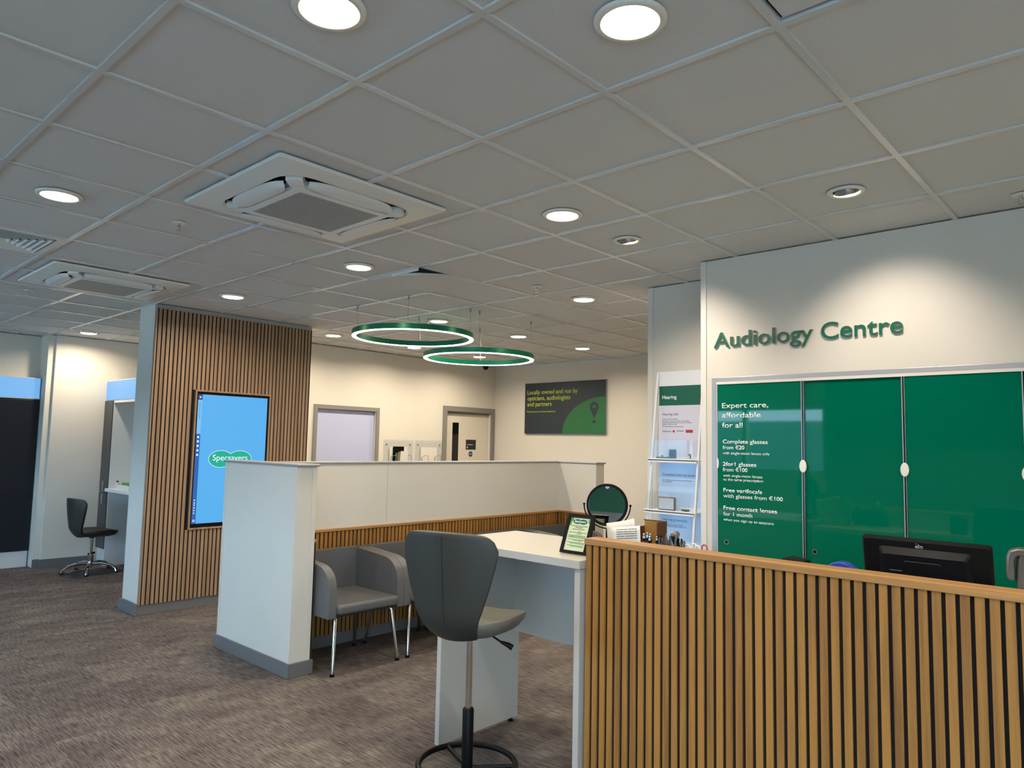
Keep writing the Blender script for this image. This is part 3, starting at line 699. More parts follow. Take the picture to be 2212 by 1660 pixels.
MB().box(0, 0.004, -0.078, 0.112, -0.02, 0.305).build('board', M['black'], t, bevel=0.002)
MB().tube([(0.008, -0.065, 0.27), (0.012, -0.065, 0.300), (0.012, 0.10, 0.300), (0.008, 0.10, 0.27)], 0.004, 8).build('clip', M['black'], t)
for k, (dy, m, lb, hh) in enumerate(((0.0, 'inkteal', 'blue green leaflet leaning in the filled wall holder', 0.22), (0.035, 'box', 'orange brown leaflet between other papers in the wall holder', 0.235), (0.065, 'paper', 'white leaflet in front in the filled wall holder', 0.245))):
    o = MB().box(0, 0.006, 0, 0.128 if k == 2 else 0.12, -0.02, hh).build('leaflet', M[m], None)
    o.location = (-5.822 + k * 0.012, 4.81 + dy, 1.2); o.rotation_euler = (0, 0.10, 0); tag(o, lb, 'leaflet', 'leaflets in the wall holder')

# poster
t = thing('wall_poster', 'large dark poster with green quarter circle and lime lettering', 'poster', (-4.47, 6.8, 1.73))
yp = 6.768
P(t, MB().box(-5.212, -3.728, yp, 6.7985, 1.732, 2.486).build('board', M['alu']))
P(t, MB().box(-5.210, -3.730, yp - 0.002, yp - 0.0002, 1.734, 2.484).build('print', M['posterdark']))
def xz(y): return lambda a, b: (a, y, b)
P(t, MB().prism([(-3.732, yp - 0.002, 1.736)] + arcpts((-3.75, 1.736), 0.735, PI, PI / 2, 30, lambda a, b: (a, yp - 0.002, 1.736 + (b - 1.736) * 0.70)) + [(-3.732, yp - 0.002, 1.736 + 0.735 * 0.70)], (0, -0.001, 0)).build('green_quarter', M['postergreen']))
pin = MB(); yq = yp - 0.0032
c0 = (-3.925, 2.108); n = 40
out = arcpts(c0, 0.075, -0.42, PI + 0.42, 30, xz(yq)) ; tip = (-3.925, yq, 1.955)
inn = [(c0[0] + 0.03 * math.cos(-0.42 + (PI + 0.84) * i / 30), yq, c0[1] + 0.03 * math.sin(-0.42 + (PI + 0.84) * i / 30)) for i in range(31)]
bm = pin.bm
ov = [bm.verts.new(p) for p in out]; iv = [bm.verts.new(p) for p in inn]; tv = bm.verts.new(tip)
for i in range(30): bm.faces.new((ov[i], ov[i + 1], iv[i + 1], iv[i]))
bm.faces.new((ov[30], tv, iv[30])); bm.faces.new((tv, ov[0], iv[0])); bm.faces.new((tv, iv[0], iv[30]))
P(t, pin.build('map_pin', M['posterdark']))
P(t, MB().disc((-3.925, yq, 1.905), 0.035, 28, 'y', 0.022).build('dot', M['posterdark']))
for nm, s, z, w, bo in (('headline', 'Locally owned and run by', 2.318, 0.945, 0.012), ('headline', 'opticians, audiologists', 2.228, 0.815, 0.012), ('headline', 'and partners', 2.140, 0.470, 0.012), ('strapline', 'Proud to serve our local community', 2.048, 0.545, 0.0)):
    P(t, text(nm, s, (-5.162, yp - 0.0021, z), w, M['lime'], None, bold=bo, ext=0.0008))

# ------------------------------------------------------------------ sign, sliding glass cabinet and display stand on the right
YW = 2.86
t = thing('wall_sign', 'green raised Audiology Centre lettering high on the white wall', 'sign', (0.4, YW, 2.197))
full = 'Audiology Centre'
def letters(m, nm, y, dx, dz, ext):
    o = text(nm, full, (-0.143 + dx, y, 2.197 + dz), 1.088, M[m], None, bold=0.007, ext=ext, cap=0.098)
    return o
whole = letters('lettergreen', 'letter', YW - 0.013, 0, 0, 0.003)
# each letter a part of its own
bm = bmesh.new(); bm.from_mesh(whole.data); seen = set(); isl = []
for v0 in bm.verts:
    if v0 in seen: continue
    st = [v0]; seen.add(v0); g = []
    while st:
        v = st.pop(); g.append(v)
        for e in v.link_edges:
            w = e.other_vert(v)
            if w not in seen: seen.add(w); st.append(w)
    isl.append(g)
groups = []
for g in sorted(isl, key=lambda g: min(v.co.x for v in g)):
    a, b = min(v.co.x for v in g), max(v.co.x for v in g)
    if groups and a < groups[-1][1] - 0.012 and (b - a < 0.03 or groups[-1][1] - groups[-1][0] < 0.03): groups[-1][2].extend(g); groups[-1][1] = max(groups[-1][1], b)
    else: groups.append([a, b, list(g)])
for a, b, g in groups:
    gs = set(g); idx = {v: i for i, v in enumerate(g)}
    me = bpy.data.meshes.new('letter')
    me.from_pydata([v.co[:] for v in g], [], [[idx[v] for v in f.verts] for f in bm.faces if f.verts[0] in gs]); me.materials.append(M['lettergreen'])
    o = bpy.data.objects.new('letter', me); link(o); P(t, o)
    me2 = me.copy(); me2.materials.clear(); me2.materials.append(M['lettermount'])
    for v in me2.vertices: v.co.y = YW - 0.0005 if v.co.y > YW - 0.0145 else YW - 0.0129
    o2 = bpy.data.objects.new('letter_backing', me2); link(o2); o2.parent = o
bm.free(); bpy.data.objects.remove(whole)

t = thing('glass_cabinet', 'wide wall cabinet with green sliding glass doors behind the counter', 'cabinet', (1.4, YW, 0.74))
GX = (-0.119, 0.408, 0.936, 1.462, 1.99)
P(t, MB().box(-0.154, -0.124, YW - 0.022, YW - 0.0005, 0.74, 2.006).box(-0.124, 2.02, YW - 0.022, YW - 0.0005, 1.978, 2.006).box(-0.124, 2.02, YW - 0.022, YW - 0.0005, 0.74, 0.77)
  .box(2.0, 2.02, YW - 0.022, YW - 0.0005, 0.77, 1.978).build('frame', M['alu'], bevel=0.002))
P(t, MB().box(-0.124, 2.0, YW - 0.0215, YW - 0.0165, 1.962, 1.980).build('track', M['trimwhite'])); P(t, MB().box(-0.124, 2.0, YW - 0.0085, YW - 0.0065, 1.962, 1.978).build('track', M['trimwhite']))
P(t, MB().box(-0.124, 2.0, YW - 0.019, YW - 0.002, 0.77, 0.782).build('track', M['trimwhite']))
P(t, MB().box(-0.124, -0.119, YW - 0.018, YW - 0.012, 0.782, 1.962).build('brush_strip', M['trimwhite']))
panes = []
for k in range(4):
    y0 = YW - (0.015 if k % 2 == 0 else 0.0058)
    g = P(t, MB().box(GX[k] - (0.006 if k % 2 else 0), GX[k + 1] + (0.006 if k % 2 else 0.0), y0, y0 + 0.005, 0.783, 1.966).build('glass_door', M['green'], bevel=0.0006, seg=1)); panes.append(g)
def on(pane, o):
    o.parent = pane; return o
for k in (0, 1, 2):
    yf = YW - 0.0195; x = GX[k + 1]
    on(panes[k], MB().box(x - 0.006, x - 0.001, yf, yf + 0.016, 0.783, 1.964).build('edge_strip', M['alu']))
    on(panes[k], MB().box(x - 0.001, x + 0.006, yf + 0.002, yf + 0.016, 0.783, 1.964).build('edge_seal', M['black']))
    on(panes[k], MB().box(x + 0.006, x + 0.010, yf, yf + 0.014, 0.783, 1.964).build('edge_strip', M['steel']))
    fpull = on(panes[k], MB().lathe([(0.0, -0.003), (0.019, -0.003), (0.021, 0.0), (0.019, 0.004), (0.0, 0.004)], (0, 0, 0), 32, 'y').build('finger_pull', M['lampwhite'], smooth=True))
    fpull.location = (x + 0.002, yf - 0.001, 1.47); fpull.scale = (1.0, 1.0, 1.75)
    yl = YW - (0.015 if k % 2 == 0 else 0.0058)
    on(panes[k], MB().lathe([(0.010, 0.0), (0.0145, 0.0), (0.0145, -0.003), (0.010, -0.003)], (GX[k] + 0.057, yl, 0.992), 28, 'y', closed=True).build('lock_ring', M['steel']))
    on(panes[k], MB().disc((GX[k] + 0.057, yl - 0.0006, 0.992), 0.010, 24, 'y').build('lock', M['black']))
fpull = on(panes[0], MB().lathe([(0.0, -0.002), (0.012, -0.002), (0.012, 0.002), (0.0, 0.002)], (0, 0, 0), 24, 'y').build('finger_pull', M['lampwhite']))
fpull.location = (-0.1175, YW - 0.017, 1.47); fpull.scale = (0.6, 1, 2.6)
yt = YW - 0.0152
for s, z, w, bo in (('Expert care,', 1.8135, 0.296, 0.007), ('affordable', 1.7535, 0.249, 0.007), ('for all', 1.6915, 0.134, 0.007), ('Complete glasses', 1.594, 0.286, 0.014), ('from', 1.559, 0.069, 0.0), ('with single-vision lenses only', 1.527, 0.297, 0.003),
                    ('2for1 glasses', 1.456, 0.215, 0.014), ('from', 1.423, 0.069, 0.0), ('with single-vision lenses', 1.389, 0.249, 0.003), ('to the same prescription', 1.3655, 0.253, 0.003), ('Free varifocals', 1.296, 0.246, 0.014), ('with glasses from', 1.2625, 0.274, 0.0),
                    ('Free contact lenses', 1.188, 0.336, 0.014), ('for 1 month', 1.1525, 0.184, 0.0), ('when you sign up to easycare', 1.1205, 0.315, 0.003)):
    on(panes[0], text('lettering', s, (-0.0885 + (0.004 if z < 1.6 else 0) + (0.003 if z < 1.4 else 0), yt, z), w, M['ink'], None, bold=bo, ext=0.0004, cap=0.033 if z > 1.65 else 0.0245 if bo > 0.01 else 0.0235 if bo == 0 else 0.0165))
for s, x, z, w in (('€20', -0.002, 1.559, 0.058), ('€100', -0.002, 1.423, 0.077), ('€100', 0.206, 1.2625, 0.083)):
    on(panes[0], text('lettering', s, (x, yt, z), w, M['ink'], None, bold=0.014, ext=0.0004, cap=0.0235))

# hearing display stand leaning in the alcove
SX0, SX1 = -0.757, -0.396
t = thing('display_stand', 'white leaning ladder display stand about hearing in the alcove', 'display stand', (-0.58, 3.05, 0))
def ry(z): return 2.925 + 0.130 * z   # rail depth at height z
for x in (SX0, SX1):
    P(t, MB().prism([(x - 0.007, ry(0) - 0.009, 0), (x - 0.007, ry(0) + 0.009, 0), (x - 0.007, ry(2.1) + 0.009, 2.1), (x - 0.007, ry(2.1) - 0.009, 2.1)], (0.014, 0, 0)).build('rail', M['standwhite'], bevel=0.001))
P(t, MB().box(SX0, SX1, 3.208, 3.214, 0.1, 2.108).build('back_panel', M['standwhite']))
P(t, MB().box(SX0 + 0.02, SX0 + 0.04, 3.09, 3.208, 0.0, 0.1).box(SX1 - 0.04, SX1 - 0.02, 3.09, 3.208, 0.0, 0.1).build('foot', M['standwhite']))
yg = 3.2075
hd = P(t, MB().box(SX0 + 0.002, SX1, yg - 0.0005, yg, 1.863, 2.003).build('header_print', M['brandgreen']))
P(t, MB().box(SX0 + 0.002, SX1, yg - 0.0005, yg, 1.50, 1.8625).build('hearing_aids_print', M['printlilac']))
P(t, MB().box(SX0 + 0.002, SX1, yg - 0.0005, yg, 1.15, 1.45).build('systems_print', M['printblue']))
P(t, MB().box(SX0 + 0.002, SX1, yg - 0.0005, yg, 0.62, 1.112).build('protection_print', M['printblue']))
yg -= 0.0006
P(t, text('header_lettering', 'Hearing', (-0.729, yg, 1.910), 0.115, M['ink'], None, bold=0.02, ext=0.0004))
P(t, text('title_lettering', 'Hearing aids', (-0.729, yg, 1.792), 0.128, M['inkdark'], None, ext=0.0004))
P(t, text('title_lettering', 'Complete hearing systems', (-0.727, yg, 1.363), 0.285, M['inkteal'], None, ext=0.0004))
P(t, text('title_lettering', 'Hearing protection', (-0.727, yg, 1.047), 0.197, M['inkteal'], None, ext=0.0004))
for s, z, w in (("Everyone's hearing is different", 1.762, 0.128), ("That's why our Specsavers Advance range includes", 1.748, 0.215), ('the latest technology designed to suit your individual', 1.736, 0.235), ('lifestyle and hearing needs.', 1.724, 0.118), ('We offer the following leading brands...', 1.709, 0.175)):
    P(t, text('small_print', s, (-0.729, yg, z), w, M['inkdark'], None, bold=0.01, ext=0.0003))
for s, z, w in (('Our wireless accessories stream sound directly into', 1.329, 0.235), ('your hearing aids.', 1.318, 0.08), ('Custom made for a range of lifestyles.', 1.017, 0.165), ('Protecting ears today makes hearing for life', 1.006, 0.19)):
    P(t, text('small_print', s, (-0.727, yg, z), w, M['inkdark'], None, bold=0.008, ext=0.0003))
P(t, text('brand_mark', 'Advance', (-0.729, yg, 1.672), 0.072, M['inkdark'], None, ext=0.0004))
P(t, MB().disc((-0.636, yg - 0.0003, 1.678), 0.009, 24, 'y').build('brand_mark', M['inkred']))
P(t, text('brand_mark', 'PHONAK', (-0.610, yg, 1.676), 0.052, M['inkdark'], None, bold=0.02, ext=0.0004))
P(t, MB().box(-0.541, -0.486, yg - 0.0004, yg, 1.668, 1.689).build('brand_mark', M['inkred']))
# shelves with a lit strip under each and a clear guard along the front
for z in (1.47, 1.118, 0.78):
    yf = ry(z) - 0.035
    sh = P(t, MB().box(SX0 - 0.014, SX1 + 0.004, yf, 3.2, z, z + 0.008).box(SX0 - 0.014, SX1 + 0.004, yf, yf + 0.006, z - 0.012, z + 0.016).build('shelf', M['standwhite'], bevel=0.001))
    P(t, MB().box(SX0 + 0.03, SX1 - 0.02, yf + 0.02, yf + 0.028, z - 0.006, z - 0.0005).build('light_strip', M['ledcool']))
    if z > 1:
        P(t, MB().box(SX0, SX1 - 0.03, yf + 0.018, yf + 0.021, z + 0.008, z + 0.142).box(SX1 - 0.033, SX1 - 0.03, yf + 0.021, 3.19, z + 0.008, z + 0.142).build('guard', M['acrylic']))
t = thing('hearing_device', 'small dark upright device on the upper display shelf', 'device', (-0.60, 3.13, 1.4785))
MB().box(-0.024, 0.024, -0.012, 0.012, 0, 0.072).build('case', M['charcoal'], t, bevel=0.005, seg=3)
MB().box(-0.018, 0.018, -0.0128, -0.0121, 0.02, 0.062).build('screen', M['navy'], t)
t = thing('hearing_device', 'flat dark charging case lying on the upper display shelf', 'device', (-0.685, 3.15, 1.4785))
MB().box(-0.045, 0.045, -0.03, 0.03, 0, 0.018).build('case', M['charcoal'], t, bevel=0.006, seg=3)
MB().tube([(-0.02, 0, 0.018), (-0.01, 0, 0.028), (0.0, 0, 0.018)], 0.003, 8).build('hearing_aid', M['black'], t)
t = thing('hearing_device', 'pair of tiny hearing aids on a clear mount, upper display shelf', 'device', (-0.45, 3.1, 1.4785))
MB().box(-0.012, 0.012, -0.012, 0.012, 0, 0.012).build('mount', M['device'], t)
MB().tube([(0, 0, 0.012), (0.006, 0, 0.03), (0.0, 0, 0.04), (-0.01, 0, 0.035)], 0.004, 8).build('hearing_aid', M['charcoal'], t)
t = thing('hearing_device', 'rounded grey flat device standing on the lower display shelf', 'device', (-0.645, 3.13, 1.1265))
MB().box(-0.068, 0.068, -0.010, 0.010, 0, 0.092).build('case', M['gunmetal'], t, bevel=0.008, seg=3)
MB().box(-0.060, 0.060, -0.0112, -0.0101, 0.008, 0.084).build('face', M['device'], t)
t = thing('hearing_device', 'tiny dark clip-on device lying on the lower display shelf', 'device', (-0.485, 3.1, 1.1265))
MB().box(-0.028, 0.028, -0.008, 0.008, 0.006, 0.018).build('case', M['charcoal'], t, bevel=0.003)
MB().box(-0.008, 0.006, -0.01, 0.01, 0, 0.006).build('stand', M['device'], t)

# ------------------------------------------------------------------ left hand cabinets
t = thing('storage_cabinet', 'tall navy cabinet with lit blue header at the far left', 'cabinet', (-8.16, 0.5, 0))
P(t, MB().box(-8.236, -8.13, -0.3, 1.185, 0, 0.185).build('plinth', M['white']))
P(t, MB().box(-8.236, -8.135, -0.3, 1.19, 0.185, 1.985).build('carcass', M['charcoal']))
P(t, MB().box(-8.134, -8.115, -0.3, 1.19, 0.19, 0.848).build('lower_door', M['navy'], bevel=0.002))
P(t, MB().box(-8.134, -8.115, -0.3, 1.19, 0.853, 1.978).build('upper_door', M['navy'], bevel=0.002))
P(t, MB().box(-8.236, -8.12, -0.3, 1.192, 1.99, 2.247).build('header', M['trimwhite']))
P(t, MB().box(-8.1198, -8.117, -0.29, 1.184, 2.0, 2.24).build('header_light', M['lightbox']))
t = thing('dispensing_unit', 'white desk unit with tall charcoal door and lit header behind the column', 'desk unit', (-7.2, 2.1, 0))
ux0, ux1 = -7.885, -6.2
P(t, MB().box(ux0, -7.60, 1.862, 2.5, 0, 0.195).build('plinth', M['white']))
P(t, MB().box(ux0, -7.60, 1.862, 2.5, 0.195, 2.0).build('cupboard', M['charcoal']))
for nm, z0, z1, hz in (('lower_door', 0.2, 0.868, 0.80), ('upper_door', 0.874, 1.998, 0.955)):
    dd = P(t, MB().box(ux0 + 0.004, -7.604, 1.84, 1.861, z0, z1).build(nm, M['charcoal'], bevel=0.002))
    hn = MB().tube([(-7.69, 1.838, hz - 0.06), (-7.69, 1.815, hz - 0.06), (-7.69, 1.815, hz + 0.06), (-7.69, 1.838, hz + 0.06)], 0.006, 8).build('handle', M['steel']); hn.parent = dd
P(t, MB().box(-7.598, -7.585, 1.85, 2.5, 0, 0.89).build('side_panel', M['white'])); P(t, MB().box(-6.3, ux1, 1.85, 2.5, 0, 0.89).build('side_panel', M['white']))
P(t, MB().box(-7.585, -6.3, 2.3, 2.32, 0.0, 0.89).build('modesty_panel', M['charcoal']))
P(t, MB().box(-7.5998, -7.594, 1.85, 2.46, 0.931, 1.971).build('lining', M['white']))
P(t, MB().box(-7.64, ux1, 1.825, 2.5, 0.892, 0.93).build('worktop', M['white'], bevel=0.002))
P(t, MB().box(-7.597, ux1, 2.46, 2.5, 0.93, 1.97).box(-6.24, ux1, 1.85, 2.46, 0.93, 1.97).build('back_panel', M['white']))
P(t, MB().box(-7.597, ux1, 1.85, 2.5, 1.972, 2.0).build('top_shelf', M['white']))
P(t, MB().box(ux0, ux1, 1.853, 2.0, 2.002, 2.25).build('header', M['trimwhite']))
P(t, MB().box(ux0 + 0.01, ux1, 1.848, 1.8525, 2.008, 2.244).build('header_light', M['lightbox']))
o = MB().box(-7.355, -7.0, 1.87, 2.02, 0.931, 0.985).build('tray', M['white'], bevel=0.003); tag(o, 'low white tray on the desk behind the slatted column', 'tray')
o = MB().box(-7.29, -6.95, 1.89, 2.0, 0.986, 1.012).build('leaflet_stack', M['leafgreen'], bevel=0.002); tag(o, 'green stack of leaflets lying on the white tray', 'leaflets')
t = thing('bottle', 'small clear spray bottle at the left end of the desk', 'bottle', (-7.42, 1.89, 0.931))
MB().lathe([(0.018, 0.0), (0.018, 0.06), (0.008, 0.075), (0.008, 0.082)], n=20).build('body', M['device'], t, smooth=True)
MB().box(-0.022, 0.012, -0.008, 0.008, 0.082, 0.098).build('spray_head', M['black'], t, bevel=0.002)

# ------------------------------------------------------------------ seating
def make_armchair():
    """faces +x; origin on the floor under the middle"""
    t = thing('armchair', 'grey tub armchair', 'armchair', (0, 0, 0), group='grey tub armchairs along the bench wall')
    zb = 0.375; hw = 0.318; th = 0.062; xb = -0.30; xf = 0.275; R = 0.15
    cen = []                                   # path: front of the arm at -y, back, front of the arm at +y
    arm = [xf - (xf - xb - 0.03) * i / 26 for i in range(27)]
    def prof(x):
        top = 0.705 + 0.045 * (xf - x) / (xf - xb); d = x - (xf - R)
        return top if d <= 0 else top - R + math.sqrt(max(0.0, R * R - d * d)) * 0.98
    rows = []
    for x in arm: rows.append(((x, -hw), (x, -hw + th), prof(x)))
    # rounded outer, crisp inner corner
    for k in range(1, 6):
        a = PI + PI / 2 * 0 + (PI / 2) * (k / 6); r = 0.045
        rows.append(((xb + r + r * math.cos(PI * 1.5 - PI / 2 * k / 6), -hw + r + r * math.sin(PI * 1.5 - PI / 2 * k / 6)), (xb + th + 0.0, -hw + th), 0.75))
    for k in range(0, 9): y = -hw + th + (2 * hw - 2 * th) * k / 8; rows.append(((xb, y), (xb + th, y), 0.75))
    for k in range(1, 6):
        r = 0.045; rows.append(((xb + r + r * math.cos(PI - PI / 2 * k / 6), hw - r + r * math.sin(PI - PI / 2 * k / 6)), (xb + th, hw - th), 0.75))
    for x in arm[::-1]: rows.append(((x, hw), (x, hw - th), prof(x)))
    rings = [[(o[0], o[1], zb), (o[0], o[1], z), (i[0], i[1], z), (i[0], i[1], zb)] for o, i, z in rows]
    mb = MB().loft(rings); bmesh.ops.remove_doubles(mb.bm, verts=mb.bm.verts, dist=1e-5)
    mb.build('shell', M['greyleather'], t, bevel=0.018, seg=4, smooth=True, ang=40)
    s = MB().box(xb + th, xf + 0.03, -hw + th + 0.001, hw - th - 0.001, 0.395, 0.462).build('seat', M['greyleather'], t, bevel=0.022, seg=4, smooth=True)
    MB().box(xb + 0.05, xf - 0.03, -hw + 0.03, hw - 0.03, 0.372, 0.396).build('seat_base', M['seam'], t)
    for sx, sy in ((1, -1), (1, 1), (-1, -1), (-1, 1)):
        x0, x1 = (0.235, 0.275) if sx > 0 else (-0.20, -0.245); y0, y1 = sy * 0.235, sy * 0.272
        MB().tube([(x0 - sx * 0.05, y0 - sy * 0.03, 0.385), (x0 - sx * 0.012, y0 - sy * 0.006, 0.376), (x0, y0, 0.360), (x1, y1, 0.014)], 0.0125, 12).build('leg', M['chrome'], t, smooth=True)
        f = MB().lathe([(0.0, 0.0), (0.016, 0.0), (0.0155, 0.018), (0.0, 0.018)], (x1, y1, 0.0), 16).build('foot', M['black'], t.children[-1])
    return t
ch = make_armchair()
labs = ['grey tub armchair nearest the camera, beside the white half wall', 'grey tub armchair second from the near end, half hidden by the stool', 'grey tub armchair with only its back rim showing behind the stool',
        'grey tub armchair whose back rim shows just over the white desk', 'grey tub armchair farthest away, in the corner behind the picture frame']
for i, y in enumerate((1.762, 2.400, 3.038, 3.676, 4.314)):
    x = -2.47
    if i == 0: ch.location = (x, y, 0); ch['label'] = labs[0]
    else: dup(ch, (x, y, 0), label=labs[i])

def shell_parts(t, z0, mback, mseat):
    """shaped back and seat of the swivel chairs; seat top at z0, faces +y, axis at the origin"""
    NV, NU = 24, 32
    def half(v):                                # half width of the back at height v
        pts = ((0, 0.092), (0.10, 0.118), (0.3, 0.146), (0.55, 0.175), (0.78, 0.196), (0.9, 0.203), (1, 0.203))
        for (a, wa), (b, wb) in zip(pts, pts[1:]):
            if v <= b: f = (v - a) / (b - a); return wa + (wb - wa) * f
        return pts[-1][1]
    rows = []
    for i in range(NV + 1):
        v = i / NV; row = []
        for j in range(NU + 1):
            u = -1 + 2 * j / NU; x = u * half(v)
            zt = 0.385 - 0.016 * abs(u) ** 2.2 - 0.055 * (1 - math.sqrt(max(0.0, 1 - max(0.0, (abs(u) - 0.72) / 0.28) ** 2)))
            z = z0 - 0.030 + (zt + 0.030) * v
            if v < 0.2: z -= 0.012 * (1 - v / 0.2) * (1 - u * u)
            y = -0.195 - 0.050 * v + 0.075 * u * u * (0.35 + 0.65 * v) + 0.055 * max(0.0, 1 - v / 0.22) ** 2 + 0.02 * (v - 0.5) ** 2
            row.append((x, y, z))
        rows.append(row)
    b = MB().grid(rows).build('backrest', mback, t, smooth=True, ang=60)
    m = b.modifiers.new('thick', 'SOLIDIFY'); m.thickness = 0.032; m.offset = 1.0
    m = b.modifiers.new('round', 'BEVEL'); m.width = 0.012; m.segments = 3; m.limit_method = 'ANGLE'; m.angle_limit = math.radians(50)
    seam = [(0.0, rows[i][NU // 2][1] - 0.0335, rows[i][NU // 2][2]) for i in range(1, NV)]
    MB().tube(seam, 0.0042, 8).build('seam', M['seam'], b)
    # outline piping on the back face
    # seat: D shaped pan with upturned rim
    rings = []
    def outline(s, z, lift=0.0):
        out = []
        for k in range(40):
            a = 2 * PI * k / 40; ca, sa = math.cos(a), math.sin(a); e = 0.62
            x = 0.205 * s * math.copysign(abs(ca) ** e, ca); y = 0.030 + 0.218 * s * math.copysign(abs(sa) ** 0.75, sa)
            if y < 0: x *= 1 - 0.30 * (y / 0.215) ** 2
            out.append((x, y, z + lift * (x / 0.205) ** 2 - 0.012 * max(0, (y - 0.1) / 0.13)))
        return out
    MB().loft([outline(0.62, z0 - 0.060), outline(0.86, z0 - 0.045, 0.01), outline(0.975, z0 - 0.020, 0.014), outline(1.0, z0 - 0.004, 0.016), outline(0.985, z0 + 0.006, 0.016), outline(0.94, z0 + 0.006, 0.012), outline(0.6, z0 - 0.004, 0.004), outline(0.2, z0 - 0.008)]).build('seat', mseat, t, smooth=True, ang=70)

# bar stool by the desk
t = thing('bar_stool', 'tall dark grey swivel stool in front of the white desk', 'stool', (-0.268, 0.868, 0), math.radians(17))
shell_parts(t, 0.818, M['darkleather'], M['seatleather'])
MB().lathe([(0.0, 0.766), (0.030, 0.766), (0.030, 0.744), (0.017, 0.740), (0.017, 0.730), (0.0, 0.730)], n=24).build('seat_plate', M['black'], t)
MB().lathe([(0.0135, 0.38), (0.0135, 0.75)], n=24).build('gas_lift', M['chrome'], t, smooth=True)
MB().lathe([(0.024, 0.06), (0.024, 0.20), (0.024, 0.436), (0.020, 0.443), (0.0, 0.443)], n=28).build('column', M['black'], t, smooth=True)
fr = MB().tube([(0.205 * math.cos(2 * PI * k / 56), 0.205 * math.sin(2 * PI * k / 56), 0.212) for k in range(56)], 0.0125, 12, closed=True).build('foot_ring', M['black'], t, smooth=True)
for k in range(3):
    a = 2 * PI * k / 3 + 0.42
    MB().tube([(0.022 * math.cos(a), 0.022 * math.sin(a), 0.200), (0.198 * math.cos(a), 0.198 * math.sin(a), 0.210)], 0.010, 8).build('spoke', M['black'], fr)
for k in range(5):
    a = 2 * PI * k / 5 + 0.3
    lg = MB().tube([(0.02 * math.cos(a), 0.02 * math.sin(a), 0.105), (0.16 * math.cos(a), 0.16 * math.sin(a), 0.075), (0.30 * math.cos(a), 0.30 * math.sin(a), 0.030)], [0.024, 0.020, 0.014], 10).build('base_arm', M['black'], t, smooth=True)
    MB().lathe([(0.0, 0.0), (0.024, 0.0), (0.022, 0.022), (0.0, 0.026)], (0.295 * math.cos(a), 0.295 * math.sin(a), 0), 18).build('glide', M['black'], lg)
lv = MB().tube([(0.02, 0.0, 0.754), (0.075, 0.03, 0.750), (0.105, 0.045, 0.730), (0.125, 0.055, 0.715)], 0.0042, 8).build('lever', M['black'], t)
MB().tube([(0.120, 0.053, 0.718), (0.150, 0.068, 0.705), (0.165, 0.075, 0.695)], [0.006, 0.011, 0.013], 10).build('lever_grip', M['black'], lv, smooth=True)

t = thing('swivel_chair', 'grey swivel chair on a chrome star base behind the slatted column', 'chair', (-7.262, 1.60, 0), math.radians(8))
shell_parts(t, 0.470, M['darkleather'], M['darkleather'])
MB().lathe([(0.0, 0.415), (0.030, 0.415), (0.030, 0.390), (0.0, 0.390)], n=20).build('seat_plate', M['black'], t)
MB().lathe([(0.016, 0.10), (0.016, 0.395)], n=20).build('gas_lift', M['chrome'], t, smooth=True)
MB().lathe([(0.026, 0.06), (0.026, 0.20), (0.0, 0.20)], n=20).build('column', M['chrome'], t, smooth=True)
MB().tube([(-0.05, 0, 0.20), (0.05, 0.01, 0.225)], 0.014, 10).build('tilt_knob', M['black'], t)
for k in range(5):
    a = 2 * PI * k / 5 - 0.55
    lg = MB().tube([(0.02 * math.cos(a), 0.02 * math.sin(a), 0.10), (0.12 * math.cos(a), 0.12 * math.sin(a), 0.105), (0.22 * math.cos(a), 0.22 * math.sin(a), 0.085), (0.275 * math.cos(a), 0.275 * math.sin(a), 0.045), (0.285 * math.cos(a), 0.285 * math.sin(a), 0.015)], [0.022, 0.018, 0.016, 0.014, 0.013], 10).build('base_arm', M['chrome'], t, smooth=True)
    MB().lathe([(0.0, 0.0), (0.022, 0.0), (0.020, 0.012), (0.0, 0.016)], (0.285 * math.cos(a), 0.285 * math.sin(a), 0), 16).build('glide', M['black'], lg)

# ------------------------------------------------------------------ high desk and counter
DZ = 1.058
t = thing('desk', 'high white desk joined to the left end of the oak counter', 'desk', (-0.41, 1.515, 0))
P(t, MB().box(-0.878, 0.052, 1.208, 1.822, DZ - 0.036, DZ).build('desktop', M['desk'], bevel=0.0015))
lp = P(t, MB().box(-0.868, -0.838, 1.222, 1.822, 0.022, DZ - 0.0365).build('leg_panel', M['desk'], bevel=0.001))
for y in (1.27, 1.78):
    g = MB().lathe([(0.0, 0.0), (0.016, 0.0), (0.016, 0.008), (0.007, 0.010), (0.007, 0.022), (0.0, 0.022)], (-0.853, y, 0), 16).build('glide', M['black']); g.parent = lp
P(t, MB().box(0.016, 0.046, 1.222, 1.822, 0.0, DZ - 0.0365).build('leg_panel', M['desk'], bevel=0.001))
P(t, MB().box(-0.8375, 0.0155, 1.780, 1.798, 0.50, DZ - 0.0365).build('modesty_panel', M['desk']))
gp = arcpts((-0.617, DZ - 0.075), 0.034, PI, 2 * PI, 16, lambda a, b: (a, 1.7795, b - 0.01)) 
P(t, MB().prism([(-0.651, 1.7795, DZ - 0.04)] + gp + [(-0.583, 1.7795, DZ - 0.04)], (0, -0.004, 0)).build('cable_grommet', M['black']))

